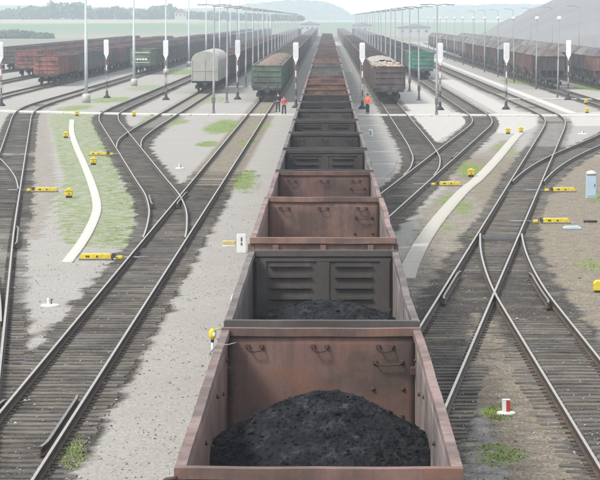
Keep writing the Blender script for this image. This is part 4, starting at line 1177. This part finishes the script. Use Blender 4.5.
x, y = at(572, 229); m = MB(); m.box(-.36, .36, -.3, .3, 0, .08, 0, .02); m.box(-.28, .28, -.22, .22, .08, .12, 0, .01)
o = m.build('cover_plate', M['cabinet'], None, (x, y, 0)); tag(o, 'flat blue-grey cover plate on the brown gravel', 'plate')
x, y = at(604, 292); r = empty('point_machine', (x, y, 0)); tag(r, 'yellow point machine cut off by the right edge', 'point machine', 'yellow point machines')
m = MB(); m.prism([(-.32, .06), (.5, .06), (.5, .28), (.42, .36), (-.24, .36), (-.32, .28)], -.2, .2); m.build('cover', M['yellow'], r)
m = MB(); m.box(-.3, .48, -.22, .22, -.02, .07); m.build('base_plate', M['black'], r)

m = MB(); m.box(-.15, .15, -.13, .13, .09, .30, 0, .03); LB = m.mesh('lamp_body', M['yellow'])
m = MB(); m.box(-.17, .17, -.15, .15, .30, .34, 0, .015); m.box(-.08, .08, -.08, .08, .34, .40, 0, .02); LC = m.mesh('cap', M['yellow'])
m = MB(); m.box(-.12, .12, -.1, .1, -.05, .095); LF = m.mesh('foot', M['black'])
m = MB(); m.lathe([(.045, 0), (.05, .015), (.035, .02)], 10); LL = m.mesh('lens', M['amber'])
for (px_, py_), lab in (((69, 198), 'small yellow indicator box by the point machine at the left'), ((93.5, 165), 'small yellow indicator box in the grass right of the pale path'),
                        ((66, 138), 'small yellow indicator box left of the top of the pale path'), ((77, 116), 'small yellow indicator box by the white crossing at the left lawn'),
                        ((134, 116.5), 'small yellow indicator box inside the fork of the left curves'), ((471, 177), 'small yellow indicator box on the grass left of the right path'),
                        ((508, 134), 'small yellow indicator box on the pinkish apron, left of a pair'), ((521, 133), 'small yellow indicator box at the top of the right path'),
                        ((586, 104), 'small yellow indicator box behind the crossing, below the dark hoppers'), ((587, 113), 'small yellow indicator box in front of the crossing at the far right'),
                        ((589.5, 192), 'small yellow indicator box in front of the blue-grey cabinet')):
    x, y = at(px_, py_); r = empty('indicator_box', (x, y, 0)); tag(r, lab, 'indicator', 'yellow indicator boxes')
    k = 1.15
    link('lamp_body', LB, r); link('cap', LC, r); link('foot', LF, r); l = link('lens', LL, r, (0, -.128, .2)); l.rotation_euler = (math.pi / 2, 0, 0)
    r.scale = (k, k, k)

x, y = at(591, 198); r = empty('relay_cabinet', (x, y, 0)); tag(r, 'blue-grey relay cabinet with a pale cap on the brown gravel', 'cabinet')
m = MB(); m.box(-.24, .24, -.2, .2, .02, 1.12, 0, .02); m.build('body', M['cabinet'], r)
m = MB(); m.lathe([(.34, 1.12), (.35, 1.17), (.24, 1.26), (.02, 1.31)], 4); c = m.build('cap', M['palecon'], r); c.rotation_euler = (0, 0, math.pi / 4)
m = MB(); m.box(-.2, .2, -.215, -.2, .1, 1.05, 0, .005); d = m.build('door', M['cabinet'], r)
m = MB(); m.box(.13, .16, -.235, -.215, .55, .68); m.build('handle', M['black'], d)
m = MB(); m.box(-.28, .28, -.24, .24, -.05, .025); m.build('plinth', M['concrete'], r)

def fouling_marker(px_, py_, label, r1=.28, red=False):
    x, y = at(px_, py_); r = empty('fouling_marker', (x, y, 0)); tag(r, label, 'marker', 'fouling point markers')
    m = MB(); m.lathe([(r1, -.03), (r1, .03), (r1 * .9, .05), (.05, .055)], 20); m.build('foot', M['white'], r)
    if red:
        m = MB(); m.box(-.085, .005, -.05, .05, .05, .30, 0, .01); m.build('white_half', M['white'], r)
        m = MB(); m.box(.006, .085, -.05, .05, .05, .30, 0, .01); m.build('red_half', M['red'], r)
        m = MB(); m.box(-.087, .087, -.052, .052, .30, .325, 0, .008); m.build('top_cap', M['white'], r)
    else:
        m = MB(); m.box(-.085, -.02, -.04, .04, .05, .24, 0, .008); m.build('white_half', M['white'], r)
        m = MB(); m.box(.02, .06, -.04, .04, .05, .22, 0, .008); m.build('dark_half', M['dkgrey'], r)
fouling_marker(50, 306, 'white round-footed marker on the gravel left of the straight track')
fouling_marker(506, 414, 'red and white marker post on grass in the right foreground', .2, True)
fouling_marker(583, 134, 'white round-footed marker by the far right curve', .36)
fouling_marker(180, 168.5, 'white round-footed marker on pale gravel before the left frog', .26)
x, y = at(370.5, 138); r = empty('number_post', (x, y, 0)); tag(r, 'small white post on the grey walkway right of the train', 'post')
m = MB(); m.box(-.16, .16, -.05, .05, .05, .62, 0, .05); m.build('plate', M['white'], r); m = MB(); m.box(-.05, .05, -.06, -.05, .2, .5); m.build('mark', M['grey'], r); m = MB(); m.box(-.2, .2, -.12, .12, -.05, .06, 0, .02); m.build('foot', M['concrete'], r)
x, y = at(231, 302); m = MB(); m.tube([(0, 0, 0), (.03, 0, .16)], .022, 6); m.tube([(.03, 0, .16), (.05, .02, .24)], .022, 6, 0, .015)
o = m.build('marker_stick', M['white'], None, (x, y, 0)); tag(o, 'tiny white stick on the gravel left of the dark wagon', 'stick')

x, y = at(241.5, 253); r = empty('line_sign', (x, y, 0)); tag(r, 'white upright board with dark marks beside the third wagon', 'sign')
m = MB(); m.box(-.17, .17, -.02, .02, .0, .70, 0, .012); m.build('board', M['white'], r)
for z, h in ((.50, .15), (.33, .10)):
    m = MB(); m.box(-.028, .028, -.004, .004, -h / 2, h / 2); m.build('mark', M['dkgrey'], r, (0, -.025, z))
m = MB(); m.box(.17, .32, -.015, .015, .06, .5, 0, .01); m.build('side_plate', M['palecon'], r)
x, y = at(229, 246); r = empty('cable_box', (x, y, 0)); tag(r, 'small buff box on a white base left of the upright white board', 'box')
m = MB(); m.box(-.24, .24, -.09, .09, .05, .2, 0, .02); m.build('lid', M['buff'], r); m = MB(); m.box(-.25, .25, -.1, .1, -.02, .052); m.build('base', M['white'], r)

# yellow switch lantern beside the nearest wagon
x, y = at(212.5, 355); r = empty('switch_lantern', (x, y, 0)); r.scale = (.72, .72, .95); tag(r, 'yellow-topped switch lantern on a white post beside the nearest wagon', 'lantern')
m = MB(); m.tube([(0, 0, -.02), (0, 0, .36)], .045, 10); m.build('post', M['white'], r)
m = MB(); m.lathe([(.05, .34), (.06, .40), (.05, .42)], 10); m.build('collar', M['black'], r)
m = MB(); m.lathe([(.07, .42), (.13, .50), (.13, .62), (.08, .69), (.03, .71)], 14); m.build('lantern_body', M['yellow'], r)
m = MB(); m.lathe([(.055, 0), (.06, .03), (.03, .04)], 12); l = m.build('lens', M['lamp'], r, (.06, -.11, .56)); l.rotation_euler = (math.pi / 2, 0, .4)
m = MB(); m.tube([(.02, 0, .66), (.2, 0, .70), (.32, 0, .69)], .02, 6); m.build('lever', M['buff'], r)
m = MB(); m.box(-.12, .12, -.12, .12, -.04, .03, 0, .02); m.build('foot', M['dkgrey'], r)

# ------------------------------------------------------------------ people
def skin_mesh(name, pts, edges, radii, mat, parent, sub=1):
    me = bpy.data.meshes.new(name); me.from_pydata(pts, edges, []); me.materials.append(mat)
    o = link(name, me, parent)
    md = o.modifiers.new('skin', 'SKIN'); md.use_smooth_shade = True
    sv = me.skin_vertices[0].data if me.skin_vertices else None
    if sv is None:
        bm = bmesh.new(); bm.from_mesh(me); bm.verts.layers.skin.verify(); bm.to_mesh(me); bm.free(); sv = me.skin_vertices[0].data
    for i, r in enumerate(radii):
        sv[i].radius = r if isinstance(r, tuple) else (r, r); sv[i].use_root = (i == 0)
    s2 = o.modifiers.new('sub', 'SUBSURF'); s2.levels = sub; s2.render_levels = sub
    return o
def person(x, y, rz, top, legs, label, arm_r=.1, stride=.06, h=1.0):
    r = empty('person', (x, y, 0.02), rz); tag(r, label, 'person', 'rail workers standing in the yard'); r.scale = (h, h, h)
    P = [(0, 0, .95), (0, -.01, 1.15), (0, -.01, 1.38), (0, 0, 1.50), (0, .01, 1.58), (0, .015, 1.66), (0, .01, 1.74),
         (-.10, 0, .90), (-.11, stride, .50), (-.12, stride * .6, .10), (-.125, stride + .14, .04),
         (.10, 0, .90), (.11, -stride, .50), (.12, -stride * 1.2, .10), (.125, -stride + .10, .04),
         (-.20, 0, 1.42), (-.25, -.01, 1.15), (-.23, .10, .92), (-.22, .14, .82), (.20, 0, 1.42), (.26, -.01, 1.15), (.24, .09, .92), (.23, .13, .82)]
    E = [(0, 1), (1, 2), (2, 3), (3, 4), (4, 5), (5, 6), (0, 7), (7, 8), (8, 9), (9, 10), (0, 11), (11, 12), (12, 13), (13, 14), (2, 15), (15, 16), (16, 17), (17, 18), (2, 19), (19, 20), (20, 21), (21, 22)]
    Rr = [(.14, .10), (.13, .09), (.15, .10), .055, .06, (.078, .095), (.062, .075), .08, .06, .042, .045, .08, .06, .042, .045, .055, .045, .035, .035, .055, .045, .035, .035]
    skin_mesh('body', P, E, Rr, M['skin'], r)
    skin_mesh('trousers', [P[0], P[7], P[8], P[9], P[11], P[12], P[13], (0, 0, 1.02)], [(0, 1), (1, 2), (2, 3), (0, 4), (4, 5), (5, 6), (0, 7)], [(.17, .13), .105, .085, .075, .105, .085, .075, (.15, .12)], M[legs], r)
    skin_mesh('jacket', [(0, 0, .98), P[1], P[2], (0, 0, 1.46), P[15], P[16], P[17], P[19], P[20], P[21]], [(0, 1), (1, 2), (2, 3), (2, 4), (4, 5), (5, 6), (2, 7), (7, 8), (8, 9)],
              [(.18, .14), (.17, .125), (.18, .13), .085, .085, .07, .058, .085, .07, .058], M[top], r)
    for s in (-1, 1):
        q = P[10] if s < 0 else P[14]
        m = MB(); m.box(q[0] - .05, q[0] + .05, q[1] - .20, q[1] + .07, -.02, .09, 0, .025); m.build('boot', M['black'], r)
    m = MB(); m.lathe([(.085, 1.66), (.108, 1.70), (.105, 1.76), (.07, 1.825), (.02, 1.84)], 14, 0, (0, .005, 0)); m.build('hair', M['hair'], r)
    m = MB(); m.box(-.012, .012, .095, .125, 1.63, 1.68, 0, .004); m.build('nose', M['skin'], r)
    return r
x, y = at(367.6, 114.5); person(x, y, rad(150), 'orange', 'navy', 'person in an orange vest standing by the right signal mast')
x, y = at(284, 115.5); person(x, y, rad(-160), 'pink', 'navy', 'person in a faded red top left of the central train', h=.98)
x, y = at(278, 112); person(x, y, rad(20), 'navy', 'navy', 'person all in dark clothes beside the green wagon', h=1.0)

# ------------------------------------------------------------------ loose stones, grass tufts (uncountable)
def scatter():
    V = []; Fc = []
    for _ in range(6500):
        y = 46 + 75 * RS.rand() ** 1.6; half = y * .118 + .5; x = RS.uniform(-half - y * .01, half * .95)
        if abs(x) < 1.7: continue
        s = RS.uniform(.012, .032) * (1.8 if RS.rand() < .04 else 1); k = len(V)
        base = np.array([(1, 0, 0), (-1, 0, 0), (0, 1, 0), (0, -1, 0), (0, 0, .7), (0, 0, -.7)]) + RS.normal(0, .25, (6, 3))
        for b in base: V.append((x + b[0] * s, y + b[1] * s, .005 + b[2] * s))
        Fc += [(k, k + 2, k + 4), (k + 2, k + 1, k + 4), (k + 1, k + 3, k + 4), (k + 3, k, k + 4), (k + 2, k, k + 5), (k + 1, k + 2, k + 5), (k + 3, k + 1, k + 5), (k, k + 3, k + 5)]
    me = bpy.data.meshes.new('loose_stones'); me.from_pydata(V, [], Fc); me.materials.append(M['stone'])
    tag(link('loose_stones', me), kind='stuff')
def stone_mat():
    t = NT('stone'); st = t.n('ShaderNodeSeparateColor'); t.l(t.voro(t.geo(), 3.0), st.inputs[0])
    k = t.ramp(st.outputs[0], [(0, (.15, .14, .128)), (.6, (.23, .22, .205)), (1, (.36, .35, .33))]); return t.fin(k, .95)
M['stone'] = stone_mat()
def grass_mat():
    t = NT('grass_blades'); k = t.ramp(t.noise(t.geo(), 1.6, 4), [(.3, (.12, .165, .04)), (.6, (.19, .24, .065)), (.8, (.28, .30, .12))]); return t.fin(k, .85)
M['grassb'] = grass_mat()
scatter()
def tufts():
    V = []; Fc = []
    spots = []
    def blob(px_, py_, rx, ry, n):
        for _ in range(n):
            a = RS.uniform(0, 6.28); q = math.sqrt(RS.rand()); spots.append(at(px_ + rx * q * math.cos(a), py_ + ry * q * math.sin(a)))
    for b in ((222, 127, 20, 8, 260), (208, 144, 14, 3, 90), (247, 182, 15, 12, 320), (70, 450, 13, 20, 260), (500, 412, 14, 8, 200), (470, 172, 24, 7, 160), (455, 205, 18, 10, 110), (594, 196, 8, 8, 110), (590, 265, 18, 7, 70),
              (85, 150, 28, 30, 700), (110, 190, 22, 22, 420), (95, 232, 30, 14, 420), (178, 122, 12, 3, 70), (500, 455, 26, 12, 90), (247, 143, 11, 4, 80)): blob(*b)
    PP_ = [at(*p) for p in PATH_L]; PYs = [p[1] for p in PP_][::-1] if PP_[0][1] > PP_[-1][1] else [p[1] for p in PP_]; PXs = [p[0] for p in PP_][::-1] if PP_[0][1] > PP_[-1][1] else [p[0] for p in PP_]
    for (x, y) in spots:
        if abs(x - np.interp(y, PYs, PXs)) < .75: continue
        for _ in range(5):
            a = RS.uniform(0, 6.28); h = RS.uniform(.012, .05); w = RS.uniform(.008, .02); ox, oy = RS.normal(0, .05, 2); k = len(V); l = RS.uniform(.04, .13)
            c, s = math.cos(a), math.sin(a)
            V += [(x + ox - w * s, y + oy + w * c, -.02), (x + ox + w * s, y + oy - w * c, -.02), (x + ox + l * c, y + oy + l * s, h)]; Fc.append((k, k + 1, k + 2))
    me = bpy.data.meshes.new('grass_tufts'); me.from_pydata(V, [], Fc); me.materials.append(M['grassb'])
    tag(link('grass_tufts', me), kind='stuff')
tufts()

# ------------------------------------------------------------------ air
def haze():
    m = MB(); m.box(-9500, 9500, -3500, 12500, -3, 46)
    mat = bpy.data.materials.new('haze_air'); mat.use_nodes = True; t = mat.node_tree; t.nodes.clear()
    o_ = t.nodes.new('ShaderNodeOutputMaterial'); v = t.nodes.new('ShaderNodeVolumePrincipled')
    v.inputs['Color'].default_value = (0.80, 0.905, 1.0, 1); v.inputs['Density'].default_value = 0.00033; v.inputs['Anisotropy'].default_value = 0.0
    t.links.new(v.outputs[0], o_.inputs['Volume'])
    tag(m.build('haze', mat), kind='stuff')
haze()
